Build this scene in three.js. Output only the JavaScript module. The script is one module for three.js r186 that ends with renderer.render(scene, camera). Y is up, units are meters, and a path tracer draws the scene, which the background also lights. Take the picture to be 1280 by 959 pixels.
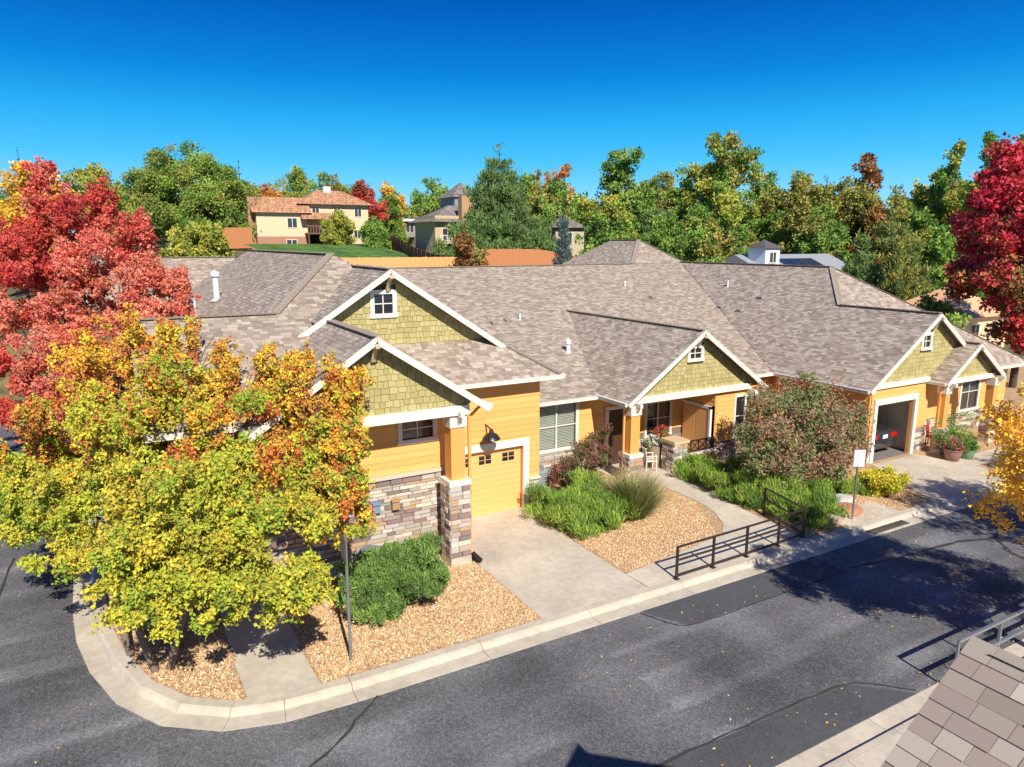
import * as THREE from 'three';
import { mergeGeometries } from 'three/addons/utils/BufferGeometryUtils.js';

// ---------- camera, sky, sun, exposure ----------
const scene = new THREE.Scene();
const camera = new THREE.PerspectiveCamera(56.62, 1024 / 767, 0.1, 900);
camera.position.set(0, 8.9, 0);
camera.rotation.order = 'YXZ';
camera.rotation.set(-11.2 * Math.PI / 180, -29.5 * Math.PI / 180, 0);
scene.add(camera);
const renderer = new THREE.WebGLRenderer();
renderer.toneMapping = THREE.LinearToneMapping;
renderer.toneMappingExposure = 1.26;
renderer.shadowMap.enabled = true;

const lin = (r, g, b) => { const c = new THREE.Color(); c.setRGB(r / 255, g / 255, b / 255, THREE.SRGBColorSpace); return c; };
{ // clear autumn sky: elevation stops, sRGB
  const st = [[-90, 120, 150, 170], [-1, 165, 200, 220], [0, 186, 222, 240], [3, 134, 204, 238], [6, 72, 180, 232], [9, 36, 156, 222], [12, 10, 122, 202], [17, 2, 84, 170], [28, 2, 72, 150], [90, 8, 62, 132]];
  const w = 64, h = 512, d = new Float32Array(w * h * 4);
  for (let j = 0; j < h; j++) {
    const e = (j + .5) / h * 180 - 90;
    let k = 0; while (k < st.length - 2 && e > st[k + 1][0]) k++;
    const a = st[k], b = st[k + 1], t = Math.min(1, Math.max(0, (e - a[0]) / (b[0] - a[0])));
    const c = lin(a[1] + (b[1] - a[1]) * t, a[2] + (b[2] - a[2]) * t, a[3] + (b[3] - a[3]) * t);
    for (let i = 0; i < w; i++) d.set([c.r * 1.02, c.g * 1.02, c.b * 1.02, 1], (j * w + i) * 4);
  }
  const t = new THREE.DataTexture(d, w, h, THREE.RGBAFormat, THREE.FloatType);
  t.mapping = THREE.EquirectangularReflectionMapping; t.magFilter = t.minFilter = THREE.LinearFilter; t.needsUpdate = true;
  scene.background = t; scene.environment = t;
}
const sun = new THREE.DirectionalLight(new THREE.Color(1, 0.95, 0.86), 5.0);
{ const el = 41 * Math.PI / 180, hx = -0.155, hz = 0.988;
  sun.position.set(20 + hx * Math.cos(el) * 150, Math.sin(el) * 150, -20 + hz * Math.cos(el) * 150);
  sun.target.position.set(20, 0, -20); scene.add(sun.target); }
sun.castShadow = true; sun.shadow.mapSize.set(4096, 4096); sun.shadow.radius = 1;
Object.assign(sun.shadow.camera, { left: -90, right: 90, top: 90, bottom: -90, near: 1, far: 400 });
scene.add(sun);

// ---------- helpers ----------
function rng(s) { return () => { s |= 0; s = s + 0x6D2B79F5 | 0; let t = Math.imul(s ^ s >>> 15, 1 | s); t = t + Math.imul(t ^ t >>> 7, 61 | t) ^ t; return ((t ^ t >>> 14) >>> 0) / 4294967296; }; }
const R = rng(7);
const V = (x, y, z) => new THREE.Vector3(x, y, z);
const names = {};
function numbered(n) { names[n] = (names[n] || 0) + 1; return names[n] === 1 ? n : n + '_' + String(names[n] - 1).padStart(3, '0'); }
function hash2(x, y, s) { let n = Math.imul(x, 374761393) + Math.imul(y, 668265263) + Math.imul(s, 974711); n = Math.imul(n ^ n >>> 13, 1274126177); return ((n ^ n >>> 16) >>> 0) / 4294967296; }
function vnoise(x, y, p, s) { const xi = Math.floor(x), yi = Math.floor(y), fx = x - xi, fy = y - yi, u = fx * fx * (3 - 2 * fx), v = fy * fy * (3 - 2 * fy), m = q => ((q % p) + p) % p;
  const a = hash2(m(xi), m(yi), s), b = hash2(m(xi + 1), m(yi), s), c = hash2(m(xi), m(yi + 1), s), d = hash2(m(xi + 1), m(yi + 1), s); return a + (b - a) * u + (c - a) * v + (a - b - c + d) * u * v; }
function noiseTex(size, metres, fn) { // fn(u,v 0..1) -> [r,g,b] sRGB 0..255
  const d = new Uint8Array(size * size * 4);
  for (let j = 0; j < size; j++) for (let i = 0; i < size; i++) { const c = fn(i / size, j / size); const k = (j * size + i) * 4; for (let q = 0; q < 3; q++) d[k + q] = Math.max(0, Math.min(255, c[q])); d[k + 3] = 255; }
  const t = new THREE.DataTexture(d, size, size); t.colorSpace = THREE.SRGBColorSpace; t.wrapS = t.wrapT = THREE.RepeatWrapping; t.magFilter = THREE.LinearFilter; t.minFilter = THREE.LinearMipmapLinearFilter; t.generateMipmaps = true; t.repeat.set(1 / metres, 1 / metres); t.needsUpdate = true; return t;
}
const M = (r, g, b, rough = .8, o = {}) => new THREE.MeshStandardMaterial({ color: lin(r, g, b), roughness: rough, ...o });
const shadow = m => { m.castShadow = m.receiveShadow = true; return m; };
const unit = new THREE.BoxGeometry(1, 1, 1);
function mesh(name, geo, mat, parent) { const m = shadow(new THREE.Mesh(geo, mat)); m.name = parent === scene ? numbered(name) : name; parent.add(m); return m; }
function box(name, parent, mat, c, s, ry = 0, rz = 0, rx = 0) { const m = mesh(name, unit, mat, parent); m.position.set(...c); m.scale.set(...s); m.rotation.set(rx, ry, rz); return m; }
function bgeo(c, s, rot = [0, 0, 0]) { const g = new THREE.BoxGeometry(...s); g.applyMatrix4(new THREE.Matrix4().compose(V(...c), new THREE.Quaternion().setFromEuler(new THREE.Euler(...rot)), V(1, 1, 1))); return g; }
function bar(a, b, w, h) { const d = b.clone().sub(a), L = d.length(); const g = new THREE.BoxGeometry(w, h, L); const m = new THREE.Matrix4().lookAt(b, a, V(0, 1, 0)); m.setPosition(a.clone().add(b).multiplyScalar(.5)); g.applyMatrix4(m); return g; }
function limb(a, b, r0, r1, seg = 7) { const d = b.clone().sub(a), L = d.length(); const g = new THREE.CylinderGeometry(r1, r0, L, seg, 1); g.applyMatrix4(new THREE.Matrix4().compose(a.clone().add(b).multiplyScalar(.5), new THREE.Quaternion().setFromUnitVectors(V(0, 1, 0), d.normalize()), V(1, 1, 1))); return g; }
const merged = (name, geos, mat, parent) => mesh(name, mergeGeometries(geos.map(g => g.index ? g.toNonIndexed() : g)), mat, parent);
function thing(name, label, category, pos = [0, 0, 0], ry = 0, group) { const o = new THREE.Group(); o.name = numbered(name); o.position.set(...pos); o.rotation.y = ry; o.userData = { label, category }; if (group) o.userData.group = group; scene.add(o); return o; }
function tag(o, label, category, group) { Object.assign(o.userData, { label, category }); if (group) o.userData.group = group; return o; }
function struct(o) { o.userData.kind = 'structure'; return o; }
function sheet(name, pts, y, mat, parent = scene, depth = .05) { // polygon in x,z with its top at y, uv in metres
  const s = new THREE.Shape(pts.map(p => new THREE.Vector2(p[0], -p[1]))); const g = new THREE.ExtrudeGeometry(s, { depth, bevelEnabled: false }); g.rotateX(-Math.PI / 2); g.translate(0, y - depth, 0); const m = mesh(name, g, mat, parent); if (parent === scene) struct(m); return m; }
const smooth = (a, b, x) => { const t = Math.min(1, Math.max(0, (x - a) / (b - a))); return t * t * (3 - 2 * t); };

// ---------- materials ----------
const fbm = (u, v, p, s) => (vnoise(u * p, v * p, p, s) + .5 * vnoise(u * p * 2, v * p * 2, p * 2, s + 1) + .25 * vnoise(u * p * 4, v * p * 4, p * 4, s + 2)) / 1.75;
const asphaltTex = noiseTex(1024, 9, (u, v) => { const w = fbm(u, v, 5, 3), st = vnoise(u * 3, v * 26, 26, 5), g = hash2(u * 1024 | 0, v * 1024 | 0, 9), g2 = vnoise(u * 256, v * 256, 256, 8); let b = 90 + (w - .5) * 52 + Math.max(0, st - .5) * 46 + (g - .5) * 44 + (g2 - .5) * 30; if (g > .965) b += 55; return [b * 1.01, b, b]; });
const patchTex = noiseTex(512, 5, (u, v) => { const g = hash2(u * 512 | 0, v * 512 | 0, 19), w = fbm(u, v, 5, 23); const b = 78 + (w - .5) * 18 + (g - .5) * 46; return [b, b, b * 1.01]; });
const concTex = noiseTex(1024, 4, (u, v) => { const w = fbm(u, v, 4, 31), f = fbm(u, v, 32, 37), g = hash2(u * 1024 | 0, v * 1024 | 0, 41); const b = 194 + (w - .5) * 40 + (f - .5) * 26 + (g - .5) * 16; return [b, b * .935, b * .83]; });
const gravTex = noiseTex(1024, 2.5, (u, v) => { const f = vnoise(u * 90, v * 90, 90, 51), g = vnoise(u * 160, v * 160, 160, 52), w = fbm(u, v, 4, 53); const b = 186 + (f - .5) * 90 + (g - .5) * 70 + (w - .5) * 26; return [b, b * .82, b * .61]; });
const grassTex = noiseTex(512, 6, (u, v) => { const f = fbm(u, v, 40, 61), w = fbm(u, v, 4, 63); const b = .7 + (f - .5) * .7 + (w - .5) * .4; return [112 * b, 160 * b, 52 * b]; });
const dryTex = noiseTex(512, 20, (u, v) => { const f = fbm(u, v, 40, 71), w = fbm(u, v, 5, 73); const b = .8 + (f - .5) * .6 + (w - .5) * .5; return [122 * b, 112 * b, 66 * b]; });
const asphalt = new THREE.MeshStandardMaterial({ map: asphaltTex, roughness: .92 }), patchMat = new THREE.MeshStandardMaterial({ map: patchTex, roughness: .9 });
const concrete = new THREE.MeshStandardMaterial({ map: concTex, roughness: .9 }), gravelM = new THREE.MeshStandardMaterial({ map: gravTex, roughness: .95, bumpMap: gravTex, bumpScale: .02 });
const grassM = new THREE.MeshStandardMaterial({ map: grassTex, roughness: .95 }), dryM = new THREE.MeshStandardMaterial({ map: dryTex, roughness: .95 });
const white = M(230, 222, 206, .6), orange = [M(234, 174, 98, .75), M(237, 178, 103, .75), M(230, 169, 93, .75)], orangeTrim = M(228, 164, 86, .7), doorM = M(236, 180, 110, .6);
const shakeM = [M(172, 160, 104, .85), M(178, 165, 110, .85), M(165, 153, 98, .85), M(183, 170, 116, .85)];
const shakeBack = M(90, 86, 44, .9), darkM = M(28, 26, 26, .6), black = M(22, 21, 21, .5, { metalness: .3 }), glassDark = new THREE.MeshPhysicalMaterial({ color: lin(34, 38, 44), roughness: .05, clearcoat: 1 }), metalG = M(165, 168, 170, .4, { metalness: .7 }), pipeW = M(222, 222, 220, .5);
const stoneM = [[208, 196, 178], [180, 162, 144], [146, 122, 118], [170, 164, 154], [186, 154, 120], [130, 118, 112], [218, 206, 188], [198, 184, 166], [164, 146, 136], [188, 180, 170]].map(c => M(...c, .92));
const mortar = M(120, 108, 96, .95), soffitM = M(196, 176, 140, .8), roofBase = M(104, 92, 84, .95);
const shColors = [[158, 145, 129], [148, 134, 118], [137, 122, 107], [166, 153, 137], [127, 113, 99], [152, 137, 121], [140, 124, 111]].map(c => lin(...c.map((v, i) => (v * .95 + [147, 133, 118][i] * .05) * 1.1)));
const granTex = noiseTex(256, 1, (u, v) => { const g = hash2(u * 256 | 0, v * 256 | 0, 91), w = fbm(u, v, 6, 93); const k = 200 + (g - .5) * 110 + (w - .5) * 70; return [k, k, k]; });
const shMats = shColors.map(c => new THREE.MeshStandardMaterial({ color: c.clone().multiplyScalar(1.45), map: granTex, roughness: .95 }));
const shMat = new THREE.MeshStandardMaterial({ vertexColors: true, roughness: .95 });

// ---------- shingled roof slopes ----------
const wedge = (() => { // unit tab: x -.5...5, y (up the slope) 0..1, thick at the butt
  const q = [[-.5, 0, 1], [.5, 0, 1], [.5, 1, .25], [-.5, 1, .25]], p = []; const P = (a, b, c) => p.push(...a, ...b, ...c);
  P(q[0], q[1], q[2]); P(q[0], q[2], q[3]); const z = [[-.5, 0, 0], [.5, 0, 0], [.5, 1, 0], [-.5, 1, 0]];
  P(z[0], z[1], q[1]); P(z[0], q[1], q[0]); P(z[1], z[2], q[2]); P(z[1], q[2], q[1]); P(z[3], z[0], q[0]); P(z[3], q[0], q[3]);
  const g = new THREE.BufferGeometry(); g.setAttribute('position', new THREE.Float32BufferAttribute(p, 3)); g.setAttribute('uv', new THREE.Float32BufferAttribute(Array.from({ length: p.length / 3 }, (_, i) => [p[i * 3] * .2, p[i * 3 + 1] * .11]).flat(), 2)); g.computeVertexNormals(); return g; })();
function roofSlope(parent, pts, { indiv = 0, exp = .135, wmin = .12, wmax = .32, deck = .1, name = 'roof_slope' } = {}) {
  const P = pts.map(p => V(...p)); const n = V(0, 0, 0);
  for (let i = 0; i < P.length; i++) { const a = P[i], b = P[(i + 1) % P.length]; n.x += (a.y - b.y) * (a.z + b.z); n.y += (a.z - b.z) * (a.x + b.x); n.z += (a.x - b.x) * (a.y + b.y); }
  n.normalize(); if (n.y < 0) n.negate();
  const u = V(0, 1, 0).cross(n).normalize(), v = n.clone().cross(u).normalize(); const o = P[0];
  const Q = P.map(p => { const d = p.clone().sub(o); return [d.dot(u), d.dot(v)]; });
  const basis = new THREE.Matrix4().makeBasis(u, v, n).setPosition(o);
  const sh = new THREE.Shape(Q.map(q => new THREE.Vector2(...q))); const dg = new THREE.ExtrudeGeometry(sh, { depth: deck, bevelEnabled: false }); dg.translate(0, 0, -deck); dg.applyMatrix4(basis);
  const d = mesh(name, dg, roofBase, parent);
  const b0 = Math.min(...Q.map(q => q[1])), b1 = Math.max(...Q.map(q => q[1])); const tabs = [];
  for (let b = b0 - .02, row = 0; b < b1 - .03; b += exp, row++) {
    const y = b + exp * .5, xs = [];
    for (let i = 0; i < Q.length; i++) { const A = Q[i], B = Q[(i + 1) % Q.length]; if ((A[1] > y) !== (B[1] > y)) xs.push(A[0] + (y - A[1]) / (B[1] - A[1]) * (B[0] - A[0])); }
    xs.sort((p, q) => p - q);
    for (let i = 0; i + 1 < xs.length; i += 2) { let x = xs[i] - (row % 3) * .05; while (x < xs[i + 1] - .02) { let w = wmin + R() * (wmax - wmin); let x0 = Math.max(x, xs[i]), x1 = Math.min(x + w, xs[i + 1]); if (x1 - x0 > .02) tabs.push([(x0 + x1) / 2, b, x1 - x0 - .005, R() < .5 ? .010 : .017, R() * shColors.length | 0]); x += w; } }
  }
  const cam = V(0, 8.9, 0), tmp = V(0, 0, 0);
  if (indiv) { tabs.forEach(t => t.push(tmp.set(t[0], t[1], 0).applyMatrix4(basis).distanceTo(cam))); tabs.sort((a, b) => a[5] - b[5]); }
  const mt = new THREE.Matrix4(), pos = [], nor = [], col = []; const wp = wedge.attributes.position, nrm = new THREE.Matrix3();
  tabs.forEach((t, i) => {
    mt.makeScale(t[2], exp + .035, t[3]).setPosition(t[0], t[1], .002).premultiply(basis);
    if (i < indiv) { const s = mesh('shingle', wedge, shMats[t[4]], d); s.matrixAutoUpdate = false; mt.decompose(s.position, s.quaternion, s.scale); s.matrixAutoUpdate = true; return; }
    const c = shColors[t[4]], g = .92 + R() * .16;
    for (let k = 0; k < wp.count; k++) { tmp.fromBufferAttribute(wp, k).applyMatrix4(mt); pos.push(tmp.x, tmp.y, tmp.z); col.push(c.r * g, c.g * g, c.b * g); }
  });
  if (pos.length) { const g = new THREE.BufferGeometry(); g.setAttribute('position', new THREE.Float32BufferAttribute(pos, 3)); g.setAttribute('color', new THREE.Float32BufferAttribute(col, 3)); g.computeVertexNormals(); const s = mesh('shingles', g, shMat, d); s.userData.kind = 'stuff'; }
  return d;
}
function caps(parent, lines) { const gs = []; for (const [a, b] of lines) { const A = V(...a), B = V(...b), L = A.distanceTo(B), n = Math.max(1, Math.round(L / .22)); for (let i = 0; i < n; i++) { const p = A.clone().lerp(B, i / n), q = A.clone().lerp(B, (i + 1.12) / n); p.y += .03; q.y += .018; gs.push(bar(p, q, .26, .022)); const s = p.clone(), e = q.clone(); } } const m = merged('ridge_caps', gs, shMats[1], parent); return m; }

// ---------- walls: a backing slab with boards / stones / shakes as its pieces ----------
const lap = (() => { const g = wedge.clone(); return g; })();
function cut(x0, x1, y, h, holes) { let segs = [[x0, x1]]; for (const [a, b, c, d] of holes) if (y + h > c + .01 && y < d - .01) segs = segs.flatMap(([s, e]) => b <= s || a >= e ? [[s, e]] : [[s, a], [b, e]].filter(q => q[1] - q[0] > .02)); return segs; }
function frame(o, ry) { const g = new THREE.Matrix4().makeRotationY(ry).setPosition(...o); return g; }
// local frame of a wall: x along it, y up, z outward. slab: Mesh whose own transform is that frame
function wall(parent, o, ry, polyPts, th = .15, mat = mortar, name = 'wall', holes = []) {
  const s = new THREE.Shape(polyPts.map(p => new THREE.Vector2(...p)));
  for (const [a, b, c, d] of holes) { const h = new THREE.Path([[a, c], [b, c], [b, d], [a, d]].map(p => new THREE.Vector2(...p))); s.holes.push(h); }
  const g = new THREE.ExtrudeGeometry(s, { depth: th, bevelEnabled: false }); g.translate(0, 0, -th); const m = mesh(name, g, mat, parent); m.position.set(...o); m.rotation.y = ry; return m; }
function siding(w, x0, x1, y0, y1, holes = [], exp = .19, mats = orange) { for (let y = y0; y < y1 - .02; y += exp) { const h = Math.min(exp, y1 - y); for (const [a, b] of cut(x0, x1, y, h, holes).flatMap(([s, e]) => { if (e - s < 2) return [[s, e]]; const k = s + (e - s) * (.25 + R() * .5); return [[s, k], [k + .003, e]]; })) { const m = mesh('siding_board', lap, mats[R() * mats.length | 0], w); m.position.set((a + b) / 2, y, .001); m.scale.set(b - a - .002, h + .012, .022); } } }
const stoneG = (() => { const r = (s, z) => [[-s, -s, z], [s, -s, z], [s, s, z], [-s, s, z]], A = r(.5, -.5), B = r(.5, .2), C = r(.44, .5), p = []; const quad = (a, b, c, d) => p.push(...a, ...b, ...c, ...a, ...c, ...d); for (let i = 0; i < 4; i++) { const j = (i + 1) % 4; quad(A[i], A[j], B[j], B[i]); quad(B[i], B[j], C[j], C[i]); } quad(...C); const g = new THREE.BufferGeometry(); g.setAttribute('position', new THREE.Float32BufferAttribute(p, 3)); g.computeVertexNormals(); return g; })();
function stones(w, x0, x1, y0, y1, holes = [], rowh = [.075, .15], ww = [.2, .58], dep = .07) { let y = y0; while (y < y1 - .03) { let h = rowh[0] + R() * (rowh[1] - rowh[0]); if (y1 - y - h < .08) h = y1 - y; for (const [a, b] of cut(x0, x1, y, h, holes)) { let x = a; while (x < b - .01) { let l = ww[0] + R() * (ww[1] - ww[0]); if (b - x - l < .14) l = b - x; const m = mesh('stone', stoneG, stoneM[R() * stoneM.length | 0], w); const d = dep * (.7 + R() * .6); m.position.set(x + l / 2, y + h / 2, d / 2 - .01); m.scale.set(l - .012, h - .012, d); x += l; } } y += h; } }
function shakes(w, xr, y0, y1, exp = .17, holes = []) { for (let y = y0; y < y1; y += exp) { const [a0, b0] = xr(y + .02); for (const [a, b] of cut(a0, b0, y, exp, holes)) { let x = a; while (x < b - .03) { let l = .1 + R() * .16; if (b - x - l < .08) l = b - x; const m = mesh('shake', wedge, shakeM[R() * 4 | 0], w); const [c, d] = xr(y + exp); const dy = (R() - .5) * .045; m.position.set(x + l / 2, y + dy, .001); m.scale.set(l - .012, exp + .02 - dy, .028); x += l; } } } }
function windowUnit(parent, w, x0, x1, y0, y1, { cols = 2, rows = 2, trim = .1, blinds = false, sashes = 1, back = .12, sill = true } = {}) { // centred in wall frame w
  const g = mesh('window', mergeGeometries([bgeo([(x0 + x1) / 2, y1 - trim / 2, .02], [x1 - x0, trim, .07]), bgeo([(x0 + x1) / 2, y0 + trim / 2, .025], [x1 - x0 + (sill ? .06 : 0), trim, .09]), bgeo([x0 + trim / 2, (y0 + y1) / 2, .02], [trim, y1 - y0 - 2 * trim, .07]), bgeo([x1 - trim / 2, (y0 + y1) / 2, .02], [trim, y1 - y0 - 2 * trim, .07])]), white, parent);
  g.position.copy(w.position); g.rotation.copy(w.rotation); const a = x0 + trim, b = x1 - trim, c = y0 + trim, d = y1 - trim;
  const gl = mesh('pane', unit, glassDark, g); gl.position.set((a + b) / 2, (c + d) / 2, -.04); gl.scale.set(b - a, d - c, .02);
  const ms = []; for (let i = 1; i < cols; i++) ms.push(bgeo([a + (b - a) * i / cols, (c + d) / 2, -.015], [i * sashes === cols / 2 * sashes && sashes > 1 ? .06 : .028, d - c, .03])); for (let j = 1; j < rows; j++) ms.push(bgeo([(a + b) / 2, c + (d - c) * j / rows, -.013], [b - a, .028, .032]));
  if (ms.length) merged('muntins', ms, white, g);
  if (blinds) { gl.material = blindGlass; const n = Math.floor((d - c) / .06); const bs = []; for (let i = 0; i < n; i++) bs.push(bgeo([(a + b) / 2, c + .03 + i * .06, -.09], [b - a - .02, .045, .008], [.5, 0, 0])); merged('blinds', bs, M(214, 222, 205, .7), g); const bk = mesh('room', unit, M(60, 66, 58, .9), g); bk.position.set((a + b) / 2, (c + d) / 2, -.14); bk.scale.set(b - a, d - c, .02); }
  return g; }
const blindGlass = new THREE.MeshPhysicalMaterial({ color: 0xffffff, transmission: 1, thickness: 0, roughness: .03 });

// ---------- ground ----------
function hill(x, z) { const d = -z; const k = 1 - .45 * smooth(34, 50, x) , l = smooth(-14, 8, x) * .75 + .25; return (6.0 * smooth(49, 58, d) * k * l + 2.6 * smooth(60, 105, d) + 4 * smooth(110, 210, d)); }
{ const g = new THREE.PlaneGeometry(700, 520, 140, 130); g.rotateX(-Math.PI / 2); g.translate(40, 0, -190); const p = g.attributes.position, uv = g.attributes.uv; for (let i = 0; i < p.count; i++) { const x = p.getX(i), z = p.getZ(i); p.setY(i, hill(x, z) - .3 + (z < -60 ? vnoise(x * .05 + 50, z * .05 + 50, 999, 4) * 1.2 - .6 : 0)); uv.setXY(i, x, -z); } g.computeVertexNormals(); struct(mesh('terrain', g, dryM, scene)); }
const RY = -.12; // road level; the lots lie at 0
sheet('road', [[-60, -7.26], [75, -7.26], [75, -12.9], [4, -12.9], [1, -14], [-.6, -17], [-.8, -46], [-10.5, -46], [-10.5, -18], [-14, -12.9], [-60, -12.9]], RY, asphalt, scene, .08);
sheet('asphalt_patch', [[10.8, -12.62], [17.2, -12.62], [17.2, -11.5], [11.4, -11.5]], RY + .005, patchMat, scene, .004);
sheet('asphalt_patch', [[3, -7.27], [13.6, -7.27], [12.6, -8.15], [9, -8.25], [3, -8.3]], RY + .005, patchMat, scene, .004);
// tar seams
function seam(pts, w) { const c = new THREE.CatmullRomCurve3(pts.map(p => V(p[0], 0, p[1])), false, 'catmullrom', .3), n = pts.length * 8, pos = [], ix = []; const r = rng(pts.length * 77 + (pts[0][0] * 10 | 0)); for (let i = 0; i <= n; i++) { const p = c.getPoint(i / n), t = c.getTangent(i / n); const ww = w * (.3 + r() * .6) / 2; const j = (r() - .5) * .05; pos.push(p.x - t.z * (ww) + j, RY + .011, p.z + t.x * ww + j, p.x + t.z * ww + j, RY + .011, p.z - t.x * ww + j); if (i < n) ix.push(i * 2, i * 2 + 1, i * 2 + 2, i * 2 + 1, i * 2 + 3, i * 2 + 2); } const g = new THREE.BufferGeometry(); g.setAttribute('position', new THREE.Float32BufferAttribute(pos, 3)); g.setIndex(ix); g.computeVertexNormals(); struct(mesh('tar_seam', g, M(58, 55, 52, .8), scene)); }
seam([[17.3, -11.5], [14, -11.5], [11.35, -11.52], [10.75, -12.55]], .06); seam([[3, -8.32], [9, -8.28], [12.6, -8.17], [13.7, -7.3]], .08);
seam([[17.5, -11.6], [19.5, -11.3], [22, -11.1], [23.4, -10.7], [24.6, -11.2], [26.5, -11.1], [29, -11.6]], .16); seam([[23.4, -10.7], [22.6, -9.9], [22.4, -8.9], [21.6, -8.2], [21.4, -7.4]], .2); seam([[24.6, -11.2], [25.6, -10.2], [28, -9.6]], .12);
seam([[-3.2, -13], [-3, -16], [-3.3, -19], [-3.1, -24]], .1); seam([[-2.9, -12.6], [-.5, -11.6], [2.2, -11.2], [4, -12.6]], .08); seam([[2.3, -11.2], [2.6, -9.4], [3.4, -8.4]], .07); seam([[-6, -11], [-2.8, -12.6]], .1);
// lot: gravel sheet with rounded corner, kerb pieces round it
const edge = []; for (let z = -46; z < -19; z += 3) edge.push([-1.55, z]); edge.push([-1.5, -19.5], [-1.38, -17.9], [-1.1, -16.4], [-.62, -14.9], [.1, -13.75], [1.1, -13.0], [2.2, -12.68], [3.6, -12.6]); for (let x = 6.6; x < 64; x += 3) edge.push([x, -12.6]);
const nrmAt = i => { const a = edge[Math.max(0, i - 1)], b = edge[Math.min(edge.length - 1, i + 1)]; const d = Math.hypot(b[0] - a[0], b[1] - a[1]); return [(b[1] - a[1]) / d, -(b[0] - a[0]) / d]; };
const off = (i, o) => { const n = nrmAt(i); return [edge[i][0] + n[0] * o, edge[i][1] + n[1] * o]; };
{ const prof = [[0, RY + .014], [.4, RY + .006], [.46, -.02], [.52, .01], [.74, .008], [.74, -.2], [0, -.2]];
  const kerb = struct(new THREE.Group()); kerb.name = 'kerb'; scene.add(kerb);
  for (let i = 0; i + 1 < edge.length; i++) { const pos = [], uv = [], L = Math.hypot(edge[i + 1][0] - edge[i][0], edge[i + 1][1] - edge[i][1]), e = .006 / L; const at = (k, t) => { const a = off(i, prof[k][0]), b = off(i + 1, prof[k][0]); return [a[0] + (b[0] - a[0]) * t, prof[k][1], a[1] + (b[1] - a[1]) * t]; };
    for (let k = 0; k < prof.length; k++) { const k2 = (k + 1) % prof.length; const a = at(k, e), b = at(k2, e), c = at(k2, 1 - e), d = at(k, 1 - e); for (const q of [a, b, c, a, c, d]) { pos.push(...q); uv.push(q[0] + q[1], q[2]); } }
    const tr = THREE.ShapeUtils.triangulateShape(prof.map(p => new THREE.Vector2(...p)), []); for (const t of [e, 1 - e]) for (const f of tr) for (const q of f.map(k => at(k, t))) { pos.push(...q); uv.push(q[0], q[1]); }
    const g = new THREE.BufferGeometry(); g.setAttribute('position', new THREE.Float32BufferAttribute(pos, 3)); g.setAttribute('uv', new THREE.Float32BufferAttribute(uv, 2)); g.computeVertexNormals(); mesh('kerb_piece', g, concrete, kerb); }
  sheet('gravel_bed', [...edge.map((e, i) => off(i, .73)), [62, -46]], 0, gravelM, scene, .1); }
// near side: kerb, pavement
{ const kerb = struct(new THREE.Group()); kerb.name = 'near_kerb'; scene.add(kerb); for (let x = -12; x < 60; x += 3) { const s = new THREE.Shape([[0, RY + .008], [.4, RY], [.5, .0], [.62, .01], [.62, -.2], [0, -.2]].map(p => new THREE.Vector2(...p))); const g = new THREE.ExtrudeGeometry(s, { depth: 2.99, bevelEnabled: false }); g.rotateY(-Math.PI / 2); g.translate(x + 2.99, 0, -7.25); mesh('kerb_piece', g, concrete, kerb); }
  for (let x = -12; x < 60; x += 1.5) sheet('pavement', [[x, -6.62], [x + 1.49, -6.62], [x + 1.49, -5.2], [x, -5.2]], .005, concrete, kerb, .1);
  sheet('near_bed', [[-40, -5.19], [62, -5.19], [62, 30], [-40, 30]], 0, gravelM, scene, .1); }
// concrete flatwork
sheet('driveway', [[8.38, -13.35], [11.6, -13.35], [11.6, -16.5], [8.38, -16.5]], .014, concrete); sheet('driveway', [[8.38, -16.51], [11.6, -16.51], [11.6, -19.95], [8.38, -19.95]], .014, concrete);
for (let k = 0; k < 3; k++) sheet('footpath', [[1.68, -13.36 - k * 1.75], [3.06, -13.36 - k * 1.75], [2.98, -15.1 - k * 1.75], [1.62, -15.1 - k * 1.75]], .012, concrete);
sheet('footpath', [[11.66, -13.35], [14.6, -13.35], [14.6, -14.65], [11.62, -14.2]], .012, concrete);
sheet('footpath', [[14.61, -13.35], [17.9, -13.35], [18.0, -15.2], [16.6, -15.5], [15.9, -14.85], [14.61, -14.66]], .012, concrete);
sheet('footpath', [[16.61, -15.51], [18.01, -15.21], [18.35, -17.4], [17.35, -17.5], [17.1, -16.4]], .012, concrete);
sheet('footpath', [[17.35, -17.51], [18.35, -17.41], [18.6, -19.7], [18.6, -20.4], [17.3, -20.4], [17.3, -19.3]], .012, concrete);
sheet('porch_floor', [[16.3, -20.4], [20.9, -20.4], [20.9, -22.3], [16.3, -22.3]], .03, concrete, scene, .1);
sheet('driveway', [[24.5, -13.35], [29.2, -13.35], [30.1, -14.6], [29.5, -17.0], [26.5, -17.0]], .014, concrete);
sheet('footpath', [[29.95, -14.9], [40, -14.2], [40, -15.6], [29.8, -15.9]], .012, concrete);
sheet('inlet_slab', [[19.9, -13.35], [22.6, -13.35], [22.6, -14.4], [19.9, -14.4]], .016, concrete);
{ const g = merged('drain_grate', [bgeo([21.2, -.1, -12.72], [1.9, .016, .03]), bgeo([21.2, -.1, -12.98], [1.9, .016, .03]), ...Array.from({ length: 24 }, (_, i) => bgeo([20.28 + i * .08, -.1, -12.85], [.03, .016, .26]))], M(96, 92, 88, .6, { metalness: .4 }), scene); struct(g); }
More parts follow.
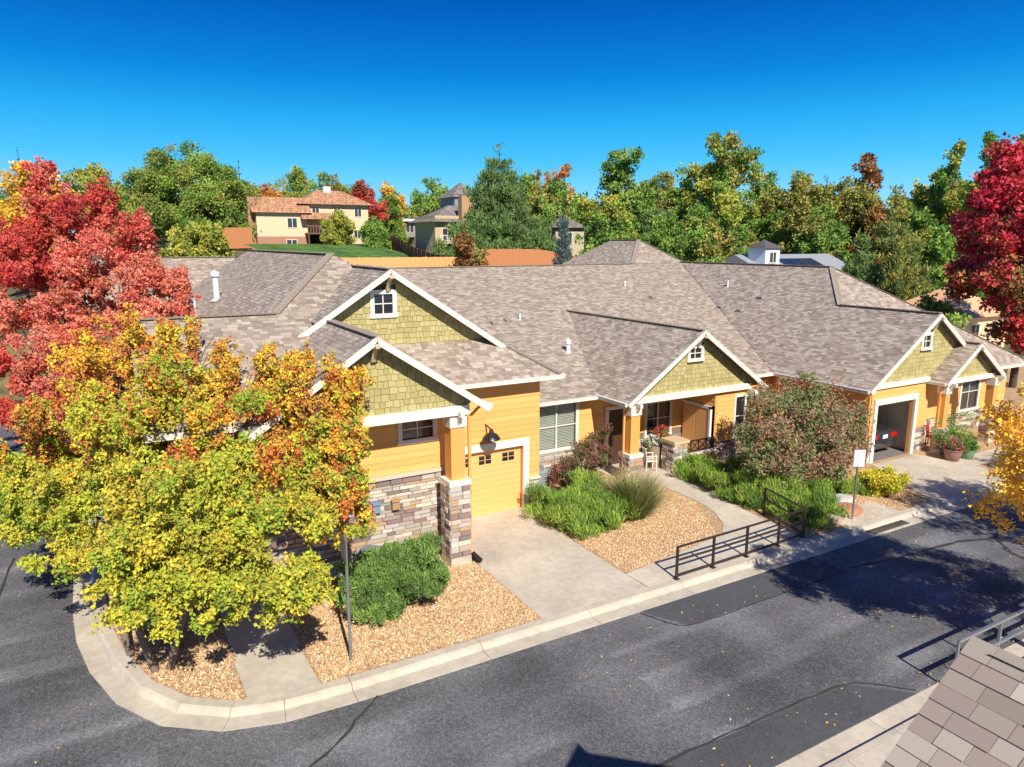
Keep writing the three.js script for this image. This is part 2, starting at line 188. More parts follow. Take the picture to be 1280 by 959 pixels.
// pebbles of the gravel beds, fallen leaves
const inner = edge.map((e, i) => off(i, .8)); const inLot = (x, z) => { let c = false; const Q = [...inner, [62, -46]]; for (let i = 0, j = Q.length - 1; i < Q.length; j = i++) if ((Q[i][1] > z) !== (Q[j][1] > z) && x < (Q[j][0] - Q[i][0]) * (z - Q[i][1]) / (Q[j][1] - Q[i][1]) + Q[i][0]) c = !c; return c; };
{ const pg = new THREE.IcosahedronGeometry(1, 0); const n = 34000, im = new THREE.InstancedMesh(pg, M(255, 255, 255, .95), n); im.name = 'pebbles'; im.userData.kind = 'stuff'; im.userData.label = 'loose tan and cream landscape gravel in the planting beds'; im.userData.category = 'gravel'; shadow(im);
  const cols = [[232, 200, 154], [214, 175, 124], [240, 216, 180], [198, 154, 108], [224, 185, 140], [184, 142, 104]].map(c => lin(...c)); const m = new THREE.Matrix4(), q = new THREE.Quaternion(), e = new THREE.Euler(); let k = 0; const r = rng(41);
  const beds = [[3.1, 8.36, -17.9, -13.4, .34], [-.7, 1.6, -19.5, -13.6, .16], [11.7, 17.2, -20, -14.3, .34], [18.4, 24.4, -17.2, -13.4, .16]]; const cum = [.34, .5, .84, 1];
  while (k < n) { const t = r(), b = beds[cum.findIndex(c => t < c)]; const x = b[0] + r() * (b[1] - b[0]), z = b[2] + r() * (b[3] - b[2]); if (b === beds[1] && !inLot(x, z)) continue; if (b === beds[2] && ((z > -14.9 && x > 11.5 && z > -14.25 - (x - 11.6) * .15) || (z > -17.6 && x > 15.6 + (-14.7 - z) * .6))) continue; const s = .009 + r() * .013; e.set(r() * 6, r() * 6, r() * 6); m.compose(V(x, s * .5, z), q.setFromEuler(e), V(s * 1.4, s * .8, s)); im.setMatrixAt(k, m); im.setColorAt(k, cols[r() * 6 | 0]); k++; } scene.add(im); }
{ const s = new THREE.Shape(); s.moveTo(0, -.5); s.quadraticCurveTo(.4, -.1, 0, .5); s.quadraticCurveTo(-.4, -.1, 0, -.5); const g = new THREE.ShapeGeometry(s, 3); g.rotateX(-Math.PI / 2); const n = 700, im = new THREE.InstancedMesh(g, M(255, 255, 255, .9), n); im.name = 'fallen_leaves'; Object.assign(im.userData, { kind: 'stuff', label: 'yellow and brown fallen leaves scattered over asphalt and gutter', category: 'leaves' }); shadow(im); const r = rng(5), m = new THREE.Matrix4(), q = new THREE.Quaternion(); const cols = [[222, 190, 110], [190, 140, 80], [214, 170, 96], [160, 104, 70]].map(c => lin(...c));
  for (let k = 0; k < n; k++) { let x, z, y = RY + .018; const t = r(); if (t < .45) { x = 8 + r() * 16; z = -7.4 - r() * 4.8; } else if (t < .6) { x = -5 + r() * 4; z = -13 - r() * 10; } else if (t < .8) { x = 15 + r() * 9; z = -12.62 - r() * .25; } else { x = 14 + r() * 8; z = -7 - r() * .8; y = .02; if (z < -6.7) y = RY + .03; } q.setFromEuler(new THREE.Euler((r() - .5) * .5, r() * 6, (r() - .5) * .5)); const sc = .035 + r() * .05; m.compose(V(x, y, z), q, V(sc, sc, sc)); im.setMatrixAt(k, m); im.setColorAt(k, cols[r() * 4 | 0]); } scene.add(im); }

// ---------- the townhouse row ----------
const B = thing('townhouse_row', 'long single-storey townhouse row with orange siding, olive gables and grey-brown shingle roofs', 'building');
const E = 4.62; // high eave of the end wing
// roofs, end wing
roofSlope(B, [[.4, E, -17.54], [5.6, E, -17.54], [5.6, 6.65, -21.44], [7.5, 8.11, -24.25], [6.9, 8.5, -25], [4.29, 6.83, -21.79], [.4, 6.83, -21.79]], { indiv: 110 });
roofSlope(B, [[6.9, 8.5, -25], [4.29, 6.83, -21.79], [.84, E, -26.04], [.84, E, -41], [6.9, 8.5, -41]]);
roofSlope(B, [[.4, 6.83, -21.79], [4.29, 6.83, -21.79], [.84, E, -26.04], [.4, E, -26.04]]);
roofSlope(B, [[6.9, 8.5, -25], [7.5, 8.11, -24.25], [7.5, 8.11, -20.7], [11.5, 5.5, -20.7], [12.85, E, -19.4], [12.85, E, -41], [6.9, 8.5, -41]]);
roofSlope(B, [[7.5, 8.11, -20.7], [7.5, 8.11, -24.25], [5.2, 6.59, -21.33], [5.2, 6.59, -20.7]], { indiv: 50 });
roofSlope(B, [[6.2, E, -19.4], [12.85, E, -19.4], [11.5, 5.53, -20.76], [10.9, 5.76, -21.12], [6.2, 5.76, -21.12]], { indiv: 80 });
roofSlope(B, [[5.6, 6.65, -16.6], [5.6, 6.65, -21.44], [2.52, E, -17.6], [2.52, E, -16.6]], { indiv: 60 });
roofSlope(B, [[5.6, 6.65, -16.6], [5.6, 6.65, -21.1], [8.67, E, -21.1], [8.67, E, -16.6]]);
roofSlope(B, [[-2, 5.6, -38.5], [6.4, 5.6, -38.5], [6.4, 8.1, -43], [-2, 8.1, -43]]);
roofSlope(B, [[-2, 8.1, -43], [6.4, 8.1, -43], [6.4, 5.6, -47.5], [-2, 5.6, -47.5]]);
// main roof
roofSlope(B, [[12.35, 3.1, -21.8], [25.95, 3.1, -21.8], [32.6, 7.6, -35.3], [8.28, 7.6, -35.3], [12.85, E, -26.37], [12.35, E, -26.37]]);
roofSlope(B, [[6, 7.6, -35.3], [33, 7.6, -35.3], [33, 3.1, -48.8], [6, 3.1, -48.8]]);
roofSlope(B, [[19.77, 5.6, -19.95], [19.77, 5.6, -29.35], [16.2, 3.14, -21.95], [16.2, 3.14, -19.95]]);
roofSlope(B, [[19.77, 5.6, -19.95], [19.77, 5.6, -29.35], [23.34, 3.14, -21.95], [23.34, 3.14, -19.95]]);
roofSlope(B, [[30.7, 9.07, -37.4], [30.7, 9.07, -40.2], [27.46, 6.9, -43.4], [27.46, 6.9, -34.16]]);
roofSlope(B, [[30.7, 9.07, -37.4], [27.46, 6.9, -34.16], [33.94, 6.9, -34.16]]);
roofSlope(B, [[30.7, 9.07, -37.4], [30.7, 9.07, -40.2], [33.94, 6.9, -43.4], [33.94, 6.9, -34.16]]);
// far wing
roofSlope(B, [[25.95, 3.15, -17.0], [25.95, 3.15, -21.9], [32.6, 7.67, -35.4], [32.6, 7.67, -24.2], [30.14, 6.0, -21.74], [30.14, 6.0, -17.0]]);
roofSlope(B, [[32.6, 7.67, -24.2], [30.14, 6.0, -21.74], [34.33, 3.15, -17.55], [39.25, 3.15, -17.55]]);
roofSlope(B, [[30.14, 6.0, -17.0], [30.14, 6.0, -21.74], [34.33, 3.15, -17.55], [34.33, 3.15, -17.0]]);
roofSlope(B, [[32.6, 7.67, -24.2], [39.25, 3.15, -17.55], [39.25, 3.15, -46], [32.6, 7.67, -46]]);
roofSlope(B, [[32.32, 4.66, -16.4], [32.32, 4.66, -19.8], [30.15, 3.15, -17.6], [30.15, 3.15, -16.4]]);
roofSlope(B, [[32.32, 4.66, -16.4], [32.32, 4.66, -19.8], [34.55, 3.15, -17.5], [34.55, 3.15, -16.4]]);
caps(B, [[[6.9, 8.5, -25], [6.9, 8.5, -41]], [[6.9, 8.5, -25], [4.29, 6.83, -21.79]], [[4.29, 6.83, -21.79], [.4, 6.83, -21.79]], [[7.5, 8.11, -20.7], [7.5, 8.11, -24.25]], [[5.6, 6.65, -16.6], [5.6, 6.65, -21.44]], [[8.28, 7.6, -35.3], [32.6, 7.6, -35.3]], [[19.77, 5.6, -19.95], [19.77, 5.6, -29.3]], [[30.7, 9.07, -37.4], [28.6, 7.66, -35.3]], [[30.7, 9.07, -37.4], [32.8, 7.66, -35.3]], [[30.7, 9.07, -37.4], [30.7, 9.07, -40.2]], [[32.6, 7.67, -24.2], [32.6, 7.67, -35.4]], [[32.6, 7.67, -24.2], [30.14, 6, -21.74]], [[30.14, 6, -17], [30.14, 6, -21.74]], [[32.6, 7.67, -24.2], [39.25, 3.15, -17.55]], [[32.32, 4.66, -16.4], [32.32, 4.66, -19.6]], [[12.85, E, -19.4], [11.5, 5.5, -20.75]], [[-2, 8.1, -43], [6.4, 8.1, -43]]]);
// gables: rake boards, wall of shakes, bracket
function gable(xl, xp, xr, ye, yp, z, wz, yb, win) { // z rake plane, wz wall plane
  const pl = (yp - ye) / (xp - xl), pr = (yp - ye) / (xr - xp), A = V(xp, yp - .1, z + .03), L = V(xl - .02, ye - .12, z + .03), Rr = V(xr + .02, ye - .12, z + .03);
  for (const [a, b] of [[A, L], [A, Rr]]) { merged('rake_board', [bar(a, b, .05, .15), bar(a.clone().add(V(0, .075, .02)), b.clone().add(V(0, .075, .02)), .03, .05)], white, B); }
  const sx = xl + .35, ex = xr - .35; const top = x => x < xp ? ye + (x - xl) * pl : ye + (xr - x) * pr;
  const w = wall(B, [0, 0, wz], 0, [[sx, yb], [ex, yb], [ex, top(ex) - .12], [xp, yp - .14], [sx, top(sx) - .12]], .15, shakeBack, 'gable_wall', win ? [[win[0] + .13, win[1] - .13, win[2] + .13, win[3] - .13]] : []);
  const xr2 = y => { const t = y + .16; return [Math.max(sx, xp - (yp - t) / pl), Math.min(ex, xp + (yp - t) / pr)]; };
  const holes = win ? [[win[0], win[1], win[2], win[3]]] : []; shakes(w, xr2, yb, yp - .3, .17, holes);
  if (win) windowUnit(B, w, win[0], win[1], win[2], win[3], { trim: .13 });
  merged('bracket', [bgeo([xp, yp - .42, wz + .2], [.12, .5, .12], [.5, 0, 0]), bgeo([xp, yp - .22, wz + .22], [.11, .12, Math.abs(z - wz) + .2])], soffitM, B);
  return w; }
gable(3.4, 7.5, 11.55, 5.45, 8.11, -20.7, -21.1, 5.6, [6.95, 7.8, 6.62, 7.48]);
gable(2.52, 5.6, 8.67, E, 6.65, -16.6, -17.02, 4.6);
gable(16.2, 19.77, 23.34, 3.14, 5.6, -19.95, -20.35, 3.2, [19.3, 20.12, 4.35, 5.0]);
gable(25.95, 30.14, 34.33, 3.15, 6.0, -17.0, -17.3, 3.3, [29.45, 30.2, 4.45, 5.2]);
gable(30.15, 32.32, 34.55, 3.15, 4.66, -16.4, -16.72, 3.2);
// horizontal trims, beams, soffits
box('trim_beam', B, white, [5.6, 4.47, -16.98], [5.3, .26, .14]); box('soffit', B, soffitM, [5.5, 4.36, -17.5], [5.4, .04, .95]);
box('trim_beam', B, white, [19.75, 3.1, -20.3], [6.1, .24, .16]); box('soffit', B, soffitM, [18.7, 2.99, -21.3], [5.2, .04, 1.9]);
box('trim_beam', B, white, [28.2, 3.2, -17.2], [3.9, .2, .14]); box('trim_beam', B, white, [32.35, 3.1, -16.66], [3.7, .2, .14]); box('soffit', B, soffitM, [32.4, 3.0, -17.3], [3.6, .04, 1.2]);
// gutters
function gutter(a, b) { merged('gutter', [bar(V(...a), V(...b), .12, .11), bar(V(a[0], a[1] + .06, a[2]), V(b[0], b[1] + .06, b[2]), .15, .025)], white, B); }
gutter([8.7, 4.55, -19.34], [12.9, 4.55, -19.34]); gutter([12.95, 4.55, -19.4], [12.95, 4.55, -26.3]); gutter([12.4, 3.03, -21.74], [16.2, 3.03, -21.74]); gutter([16.12, 3.06, -19.98], [16.12, 3.06, -21.9]); gutter([23.4, 3.06, -21.74], [25.9, 3.06, -21.74]); gutter([25.87, 3.07, -17.02], [25.87, 3.07, -21.7]); gutter([30.08, 3.07, -16.42], [30.08, 3.07, -17.3]); gutter([34.6, 3.07, -17.5], [39.2, 3.07, -17.5]); gutter([.4, 4.55, -17.48], [2.5, 4.55, -17.48]); gutter([2.46, 4.55, -16.62], [2.46, 4.55, -17.5]); gutter([8.73, 4.55, -16.62], [8.73, 4.55, -19.4]);
// end wing, front wall (stone below, siding above) with the small window
{ const w = wall(B, [0, 0, -18.02], 0, [[.9, -.1], [8.2, -.1], [8.2, 4.6], [.9, 4.6]], .15, mortar, 'wall', [[6.7, 7.62, 3.54, 4.12]]); const win = [6.58, 7.74, 3.42, 4.24]; stones(w, .9, 8.2, 0, 2.5); siding(w, .9, 8.2, 2.62, 4.58, [win]); const s = mesh('stone_cap', unit, M(205, 190, 165, .85), w); s.position.set(4.55, 2.56, .05); s.scale.set(7.3, .1, .14); windowUnit(B, w, ...win, { trim: .12, cols: 2, rows: 2 });
  wall(B, [8.2, 0, -18.02], Math.PI / 2, [[0, -.1], [1.85, -.1], [1.85, 4.6], [0, 4.6]], .15, orangeTrim);
  const wl = wall(B, [.9, 0, -41], -Math.PI / 2, [[0, -.1], [22.9, -.1], [22.9, 4.6], [0, 4.6]], .15, orangeTrim); }
// garage front
{ const door = [8.9, 11.64, 0, 2.25]; const w = wall(B, [0, 0, -19.87], 0, [[8.2, -.1], [12.3, -.1], [12.3, 4.6], [8.2, 4.6]], .15, orangeTrim, 'wall', [[door[0], door[1], -.05, door[3]]]); siding(w, 8.22, 12.3, 1.05, 4.58, [[8.72, 11.86, 0, 2.48]]); stones(w, 11.88, 12.3, 0, 1.0); const s = mesh('stone_cap', unit, white, w); s.position.set(12.1, 1.03, .04); s.scale.set(.42, .06, .12);
  merged('door_trim', [bgeo([10.28, 2.37, -19.83], [3.16, .24, .1]), bgeo([11.75, 1.13, -19.83], [.22, 2.25, .1]), bgeo([8.8, 1.13, -19.83], [.2, 2.25, .1])], white, B);
  const gd = box('garage_door', B, doorM, [10.27, 1.11, -20.0], [2.72, 2.26, .05]);
  for (let i = 0; i < 12; i++) { const p = mesh('door_panel', lap, doorM, gd); p.position.set(0, -.5 + i / 12, .5); p.scale.set(.996, 1 / 12, .35); }
  for (const x of [9.15, 9.98, 10.85]) for (const dx of [0, 1]) for (const dy of [0, 1]) { const p = mesh('door_window', unit, glassDark, gd); p.position.set((x + dx * .24 - 10.1) / 2.72, (1.83 + dy * .15 - 1.11) / 2.26, 1.0); p.scale.set(.2 / 2.72, .12 / 2.26, .4); }
  wall(B, [12.3, 0, -19.87], Math.PI / 2, [[0, -.1], [6.6, -.1], [6.6, 4.6], [0, 4.6]], .15, orangeTrim);
  // barn lamp
  const lamp = merged('wall_lamp', [new THREE.LatheGeometry([[0, .3], [.06, .3], [.08, .2], [.2, .14], [.3, 0], [.28, -.02], [.18, .1], [0, .12]].map(p => new THREE.Vector2(...p)), 20).translate(10.25, 2.75, -19.45), limb(V(10.25, 3.05, -19.45), V(10.25, 3.12, -19.86), .025, .025)], M(62, 60, 58, .35, { metalness: .6 }), B); }
// corner column of the end wing: stone pier, orange shaft, white capital
function column(x, z, yb, yt, wd, pierH, sw) { for (const [ry, ox, oz] of [[0, -wd / 2, wd / 2], [-Math.PI / 2, -wd / 2, -wd / 2], [Math.PI / 2, wd / 2, wd / 2], [Math.PI, wd / 2, -wd / 2]]) { const w = wall(B, [x + ox, 0, z + oz], ry, [[0, -.05], [wd, -.05], [wd, pierH], [0, pierH]], .05, mortar, 'pier'); stones(w, -.03, wd + .03, .25, pierH, [], [.1, .18], [.2, .4], .06); const f = mesh('footing', unit, concrete, w); f.position.set(wd / 2, .12, .02); f.scale.set(wd + .08, .24, .04); }
  box('pier_cap', B, white, [x, pierH + .06, z], [wd + .1, .14, wd + .1]); box('shaft', B, orangeTrim, [x, (pierH + yt) / 2 + .05, z], [sw, yt - pierH - .1, sw]); box('capital', B, white, [x, yt - .2, z], [sw + .08, .36, sw + .08]); merged('bracket', [bgeo([x, yt + .02, z + sw / 2 + .12], [.12, .14, .4]), bgeo([x, yt - .15, z + sw / 2 + .1], [.1, .34, .1], [.6, 0, 0])], white, B); }
column(7.95, -17.25, 0, 4.36, .56, 2.35, .42);
function downspout(pts) { const gs = []; for (let i = 0; i + 1 < pts.length; i++) gs.push(bar(V(...pts[i]), V(...pts[i + 1]), .08, .06)); merged('downspout', gs, orangeTrim, B); }
downspout([[8.6, 4.5, -17.0], [8.32, 4.2, -17.1], [8.32, .25, -17.1]]); box('splash_elbow', B, darkM, [8.4, .13, -16.9], [.12, .16, .35], .4, 0, .5);
downspout([[16.15, 3, -20.1], [16.35, 2.8, -20.4], [16.35, .2, -20.4]]); downspout([[25.95, 3, -17.2], [26.3, 2.8, -17.25], [26.3, .2, -17.25]]); downspout([[30.15, 3, -16.6], [30.35, 2.75, -16.75], [30.35, .2, -16.75]]);
// main front wall with the big window, and the porch recess
{ const w = wall(B, [0, 0, -22.25], 0, [[12.3, -.1], [21.1, -.1], [21.1, 3.1], [12.3, 3.1]], .15, mortar, 'wall', [[13.67, 15.43, 1.1, 2.83], [19.0, 20.25, 1.0, 2.35]]); const win = [13.55, 15.55, .98, 2.95], door = [16.95, 17.95, 0, 2.3], win2 = [18.9, 20.35, .9, 2.45]; stones(w, 12.3, 16.3, 0, 1.12, [win]); stones(w, 18.0, 21.0, 0, .88, []); siding(w, 12.32, 21.05, 1.15, 3.08, [win, [16.8, 18.1, 0, 2.45], win2]);
  windowUnit(B, w, ...win, { trim: .12, cols: 2, rows: 2, blinds: true, sashes: 2 }); windowUnit(B, w, ...win2, { trim: .1, cols: 2, rows: 2, sashes: 2 });
  merged('door_frame', [bgeo([16.9, 1.15, -22.2], [.16, 2.4, .12]), bgeo([18.02, 1.15, -22.2], [.16, 2.4, .12]), bgeo([17.46, 2.4, -22.2], [1.28, .14, .12])], white, B); const d = box('front_door', B, M(74, 48, 34, .5), [17.46, 1.15, -22.22], [.96, 2.3, .06]); const k = mesh('door_handle', new THREE.SphereGeometry(.5, 10, 8), metalG, d); k.position.set(.4, -.05, .9); k.scale.set(.07, .03, 1); 
  // wall right of the porch and its returns
  const c = box('closet_door', B, doorM, [20.95, 1.15, -21.4], [.05, 2.15, 1.5]); for (const dz of [-.25, .25]) { const p = mesh('door_leaf', unit, doorM, c); p.position.set(-.6, 0, dz); p.scale.set(.5, .97, .46); }
  merged('door_frame', [bgeo([20.95, 1.15, -20.6], [.12, 2.4, .1]), bgeo([20.95, 2.3, -21.4], [.12, .12, 1.7])], white, B);
  const wr = wall(B, [21.0, 0, -22.25], -Math.PI / 2, [[0, -.1], [1.85, -.1], [1.85, 3.1], [0, 3.1]], .12, orangeTrim); siding(wr, .02, 1.85, 2.4, 3.05);
  const f = wall(B, [0, 0, -20.42], 0, [[21.0, -.1], [23.0, -.1], [23.0, 3.1], [21.0, 3.1]], .15, mortar, 'wall', [[22.15, 22.65, 1.0, 2.65]]); const w3 = [22.05, 22.75, .9, 2.75]; stones(f, 21, 23, 0, .8); siding(f, 21, 23, .85, 2.98, [w3]); windowUnit(B, f, ...w3, { cols: 1, rows: 2, trim: .1 });
  wall(B, [23.0, 0, -20.42], Math.PI / 2, [[0, -.1], [1.85, -.1], [1.85, 3.1], [0, 3.1]], .12, orangeTrim); const w5 = wall(B, [0, 0, -22.25], 0, [[23.0, -.1], [26.4, -.1], [26.4, 3.1], [23.0, 3.1]]); stones(w5, 23, 26.4, 0, .85); siding(w5, 23.02, 26.38, .9, 3.08);
  column(16.65, -20.3, 0, 2.98, .56, 1.0, .42); column(22.95, -20.15, 0, 2.98, .4, .9, .36); }
// porch pier and X railing
{ for (const [ry, ox, oz] of [[0, 0, 0], [-Math.PI / 2, 0, -.62], [Math.PI / 2, .62, 0]]) { const w = wall(B, [18.62 + ox, 0, -20.1 + oz], ry, [[0, -.05], [.62, -.05], [.62, 1.2], [0, 1.2]], .05, mortar, 'porch_pier'); stones(w, -.03, .65, 0, 1.2, [], [.1, .17], [.18, .35], .06); } box('pier_cap', B, M(206, 180, 142, .8), [18.93, 1.26, -20.4], [.8, .12, .8]);
  const lw = wall(B, [0, 0, -20.28], 0, [[19.3, -.1], [21.0, -.1], [21.0, .56], [19.3, .56]], .2, orangeTrim, 'low_wall'); siding(lw, 19.3, 21.0, 0, .55); const cp = mesh('cap', unit, white, lw); cp.position.set(20.15, .6, -.08); cp.scale.set(1.75, .07, .3);
  const gs = [bgeo([20.15, 1.12, -20.36], [1.72, .05, .06]), bgeo([20.15, .7, -20.36], [1.72, .05, .05])]; for (let i = 0; i <= 4; i++) gs.push(bgeo([19.31 + i * .42, .91, -20.36], [.04, .4, .04])); for (let i = 0; i < 4; i++) { gs.push(bar(V(19.33 + i * .42, .72, -20.36), V(19.71 + i * .42, 1.1, -20.36), .03, .03)); gs.push(bar(V(19.33 + i * .42, 1.1, -20.36), V(19.71 + i * .42, .72, -20.36), .03, .03)); } merged('porch_railing', gs, M(52, 30, 22, .6), B); }
// far wing walls and open garage
{ const ws = wall(B, [26.4, 0, -22.25], -Math.PI / 2, [[0, -.1], [5.0, -.1], [5.0, 3.15], [0, 3.15]]); siding(ws, .02, 5.0, .95, 3.1); stones(ws, .02, 5.0, 0, .9);
  const door = [26.75, 29.3, 0, 2.42]; const w = wall(B, [0, 0, -17.25], 0, [[26.4, -.1], [30.35, -.1], [30.35, 3.2], [26.4, 3.2]], .15, orangeTrim, 'wall', [[door[0], door[1], -.05, door[3]]]); siding(w, 26.42, 30.33, 1.15, 3.12, [[26.55, 29.5, 0, 2.66]]); stones(w, 26.42, 26.7, 0, 1.1); stones(w, 29.52, 30.33, 0, 1.1);
  merged('door_trim', [bgeo([28.03, 2.54, -17.2], [2.95, .24, .1]), bgeo([26.65, 1.2, -17.2], [.2, 2.42, .1]), bgeo([29.4, 1.2, -17.2], [.2, 2.42, .1])], white, B);
  // garage inside
  const gw = M(214, 204, 186, .9); box('garage_wall', B, gw, [29.75, 1.5, -20.4], [.1, 3, 6]); box('garage_wall', B, gw, [26.5, 1.5, -20.4], [.1, 3, 6]); box('garage_wall', B, gw, [28.1, 1.5, -23.3], [3.4, 3, .1]); box('garage_ceiling', B, gw, [28.1, 2.95, -20.3], [3.4, .08, 6.1]); box('garage_floor', B, M(120, 116, 110, .9), [28.1, -.03, -20.2], [3.3, .1, 5.9]);
  const shv = merged('shovel', [limb(V(29.4, .1, -18.4), V(29.62, 1.5, -18.5), .018, .018), bgeo([29.38, .2, -18.4], [.28, .4, .04], [0, 0, .15])], M(196, 140, 60, .6), scene); tag(shv, 'long handled shovel leaning inside the open garage', 'shovel');
  // porch of the far unit: column, wall, window
  column(30.55, -16.7, 0, 3.0, .4, 1.0, .32); column(34.3, -16.7, 0, 3.0, .4, 1.0, .34); const wf = wall(B, [0, 0, -18.4], 0, [[30.35, -.1], [39, -.1], [39, 3.15], [30.35, 3.15]], .15, mortar, 'wall', [[35.02, 36.48, 1.02, 2.68]]); const fw = [34.9, 36.6, .9, 2.8]; stones(wf, 30.35, 39, 0, .85); siding(wf, 30.4, 39, .9, 3.1, [fw]); windowUnit(B, wf, ...fw, { cols: 2, rows: 2, trim: .12 }); wall(B, [30.35, 0, -17.25], Math.PI / 2, [[0, -.1], [1.2, -.1], [1.2, 3.15], [0, 3.15]], .1, orangeTrim); wall(B, [39, 0, -18.4], Math.PI / 2, [[0, -.1], [28, -.1], [28, 3.15], [0, 3.15]], .15, orangeTrim); }
wall(B, [39, 0, -46], Math.PI, [[0, -.1], [38, -.1], [38, 3.1], [0, 3.1]], .15, orangeTrim);
// roof pipes and vents
function pipe(x, y, z, h, r, capped) { const gs = [new THREE.CylinderGeometry(r, r, h, 10).translate(x, y + h / 2, z), new THREE.CylinderGeometry(r * 1.2, r * 2, .08, 10).translate(x, y + .04, z)]; if (capped) gs.push(new THREE.CylinderGeometry(r * 1.5, r * 1.5, .14, 12).translate(x, y + h + .02, z), new THREE.ConeGeometry(r * 1.5, .12, 12).translate(x, y + h + .15, z)); merged(capped ? 'flue_pipe' : 'vent_pipe', gs, pipeW, B); }
pipe(3.9, 6.55, -31.5, 1.05, .13, true); pipe(2.9, 5.9, -30, .9, .05);
const mainY = z => 3.1 + (-21.8 - z) / 3; for (const [x, z, h, r, c] of [[16.6, -28.6, .35, .04, false], [25.4, -32, .35, .04, false], [17.1, -25.3, .45, .09, true], [24.3, -24.4, .4, .09, true]]) pipe(x, mainY(z) - .05, z, h, r, c);
for (const [x, z] of [[15.1, -28.3], [15.9, -28.5], [25.9, -30.2]]) merged('roof_vent', [bgeo([x, mainY(z) + .07, z], [.3, .12, .3], [.32, 0, 0])], M(150, 142, 132, .6), B);
for (const [x, z] of [[29.3, -28.5], [29.2, -27], [30.2, -26.5], [28.6, -29.3]]) merged('roof_vent', [bgeo([x, 3.15 + .68 * (x - 25.95) + .07, z], [.3, .12, .3], [0, 0, .6])], M(150, 142, 132, .6), B); pipe(30.8, 6.4, -29.5, .4, .04);

// ---------- vegetation ----------
function sprayGeo(n, seed, lw, ll, up, one, upright) { const r = rng(seed), p = []; for (let i = 0; i < n; i++) { const d = V(r() - .5, (r() - .5) * .9 + up, r() - .5).normalize(), c = V(r() - .5, r() - .5, r() - .5).multiplyScalar(.9); const s = V(r() - .5, r() - .5, r() - .5).cross(d).normalize(), nn = s.clone().cross(d); const a = c, t = c.clone().addScaledVector(d, ll), m = c.clone().addScaledVector(d, ll * .45).addScaledVector(nn, lw * .25), L = m.clone().addScaledVector(s, lw / 2), Q = m.clone().addScaledVector(s, -lw / 2); if (one) p.push(a.x, a.y, a.z, L.x, L.y, L.z, t.x, t.y, t.z); else p.push(a.x, a.y, a.z, L.x, L.y, L.z, t.x, t.y, t.z, a.x, a.y, a.z, t.x, t.y, t.z, Q.x, Q.y, Q.z); } const g = new THREE.BufferGeometry(); g.setAttribute('position', new THREE.Float32BufferAttribute(p, 3)); g.computeVertexNormals(); g.userData.upright = upright; return g; }
const leafSpray = sprayGeo(9, 3, .36, .44, .1), leafOne = sprayGeo(9, 8, .55, .5, .1, true), farSpray = sprayGeo(9, 4, .6, .5, .1, true), fineSpray = sprayGeo(12, 5, .36, .42, .15, true), needleSpray = sprayGeo(16, 9, .24, .7, .5, true, true), bladeSpray = sprayGeo(16, 12, .15, .75, .7, true, true);
const leafVM = new THREE.MeshPhysicalMaterial({ vertexColors: true, roughness: .9, transmission: .15, thickness: 0, side: THREE.DoubleSide });
const leafM = new THREE.MeshStandardMaterial({ color: 0xffffff, roughness: .75, side: THREE.DoubleSide }); const barkM = M(120, 104, 88, .95), barkD = M(82, 70, 60, .95), barkG = M(150, 138, 122, .95);
const pal = a => a.map(c => lin(...c));
const green = pal([[112, 150, 52], [134, 168, 62], [94, 130, 46], [152, 174, 72]]), yellowgreen = pal([[206, 198, 52], [224, 206, 58], [172, 182, 52], [232, 206, 66]]), gold = pal([[236, 184, 50], [224, 168, 48], [242, 198, 70]]), orangeP = pal([[214, 142, 58], [200, 112, 52], [222, 162, 70], [186, 150, 60]]), redP = pal([[214, 76, 62], [190, 56, 56], [226, 104, 82], [204, 88, 64]]), pinkP = pal([[234, 134, 110], [224, 110, 90], [238, 158, 126], [214, 122, 86]]), pineP = pal([[98, 128, 60], [116, 144, 70], [84, 110, 54], [130, 150, 78]]), blueP = pal([[98, 118, 112], [84, 104, 98], [116, 134, 128]]), oliveP = pal([[146, 148, 62], [170, 162, 70], [126, 134, 56], [188, 170, 80]]), rustP = pal([[168, 104, 52], [142, 82, 44], [186, 124, 62], [120, 100, 50]]), junP = pal([[126, 160, 54], [150, 178, 64], [102, 138, 48], [166, 184, 74]]), crimson = pal([[222, 52, 66], [200, 40, 58], [230, 84, 92], [172, 62, 58]]);
const farYG = pal([[160, 166, 60], [180, 176, 66], [134, 150, 54], [188, 178, 74]]);
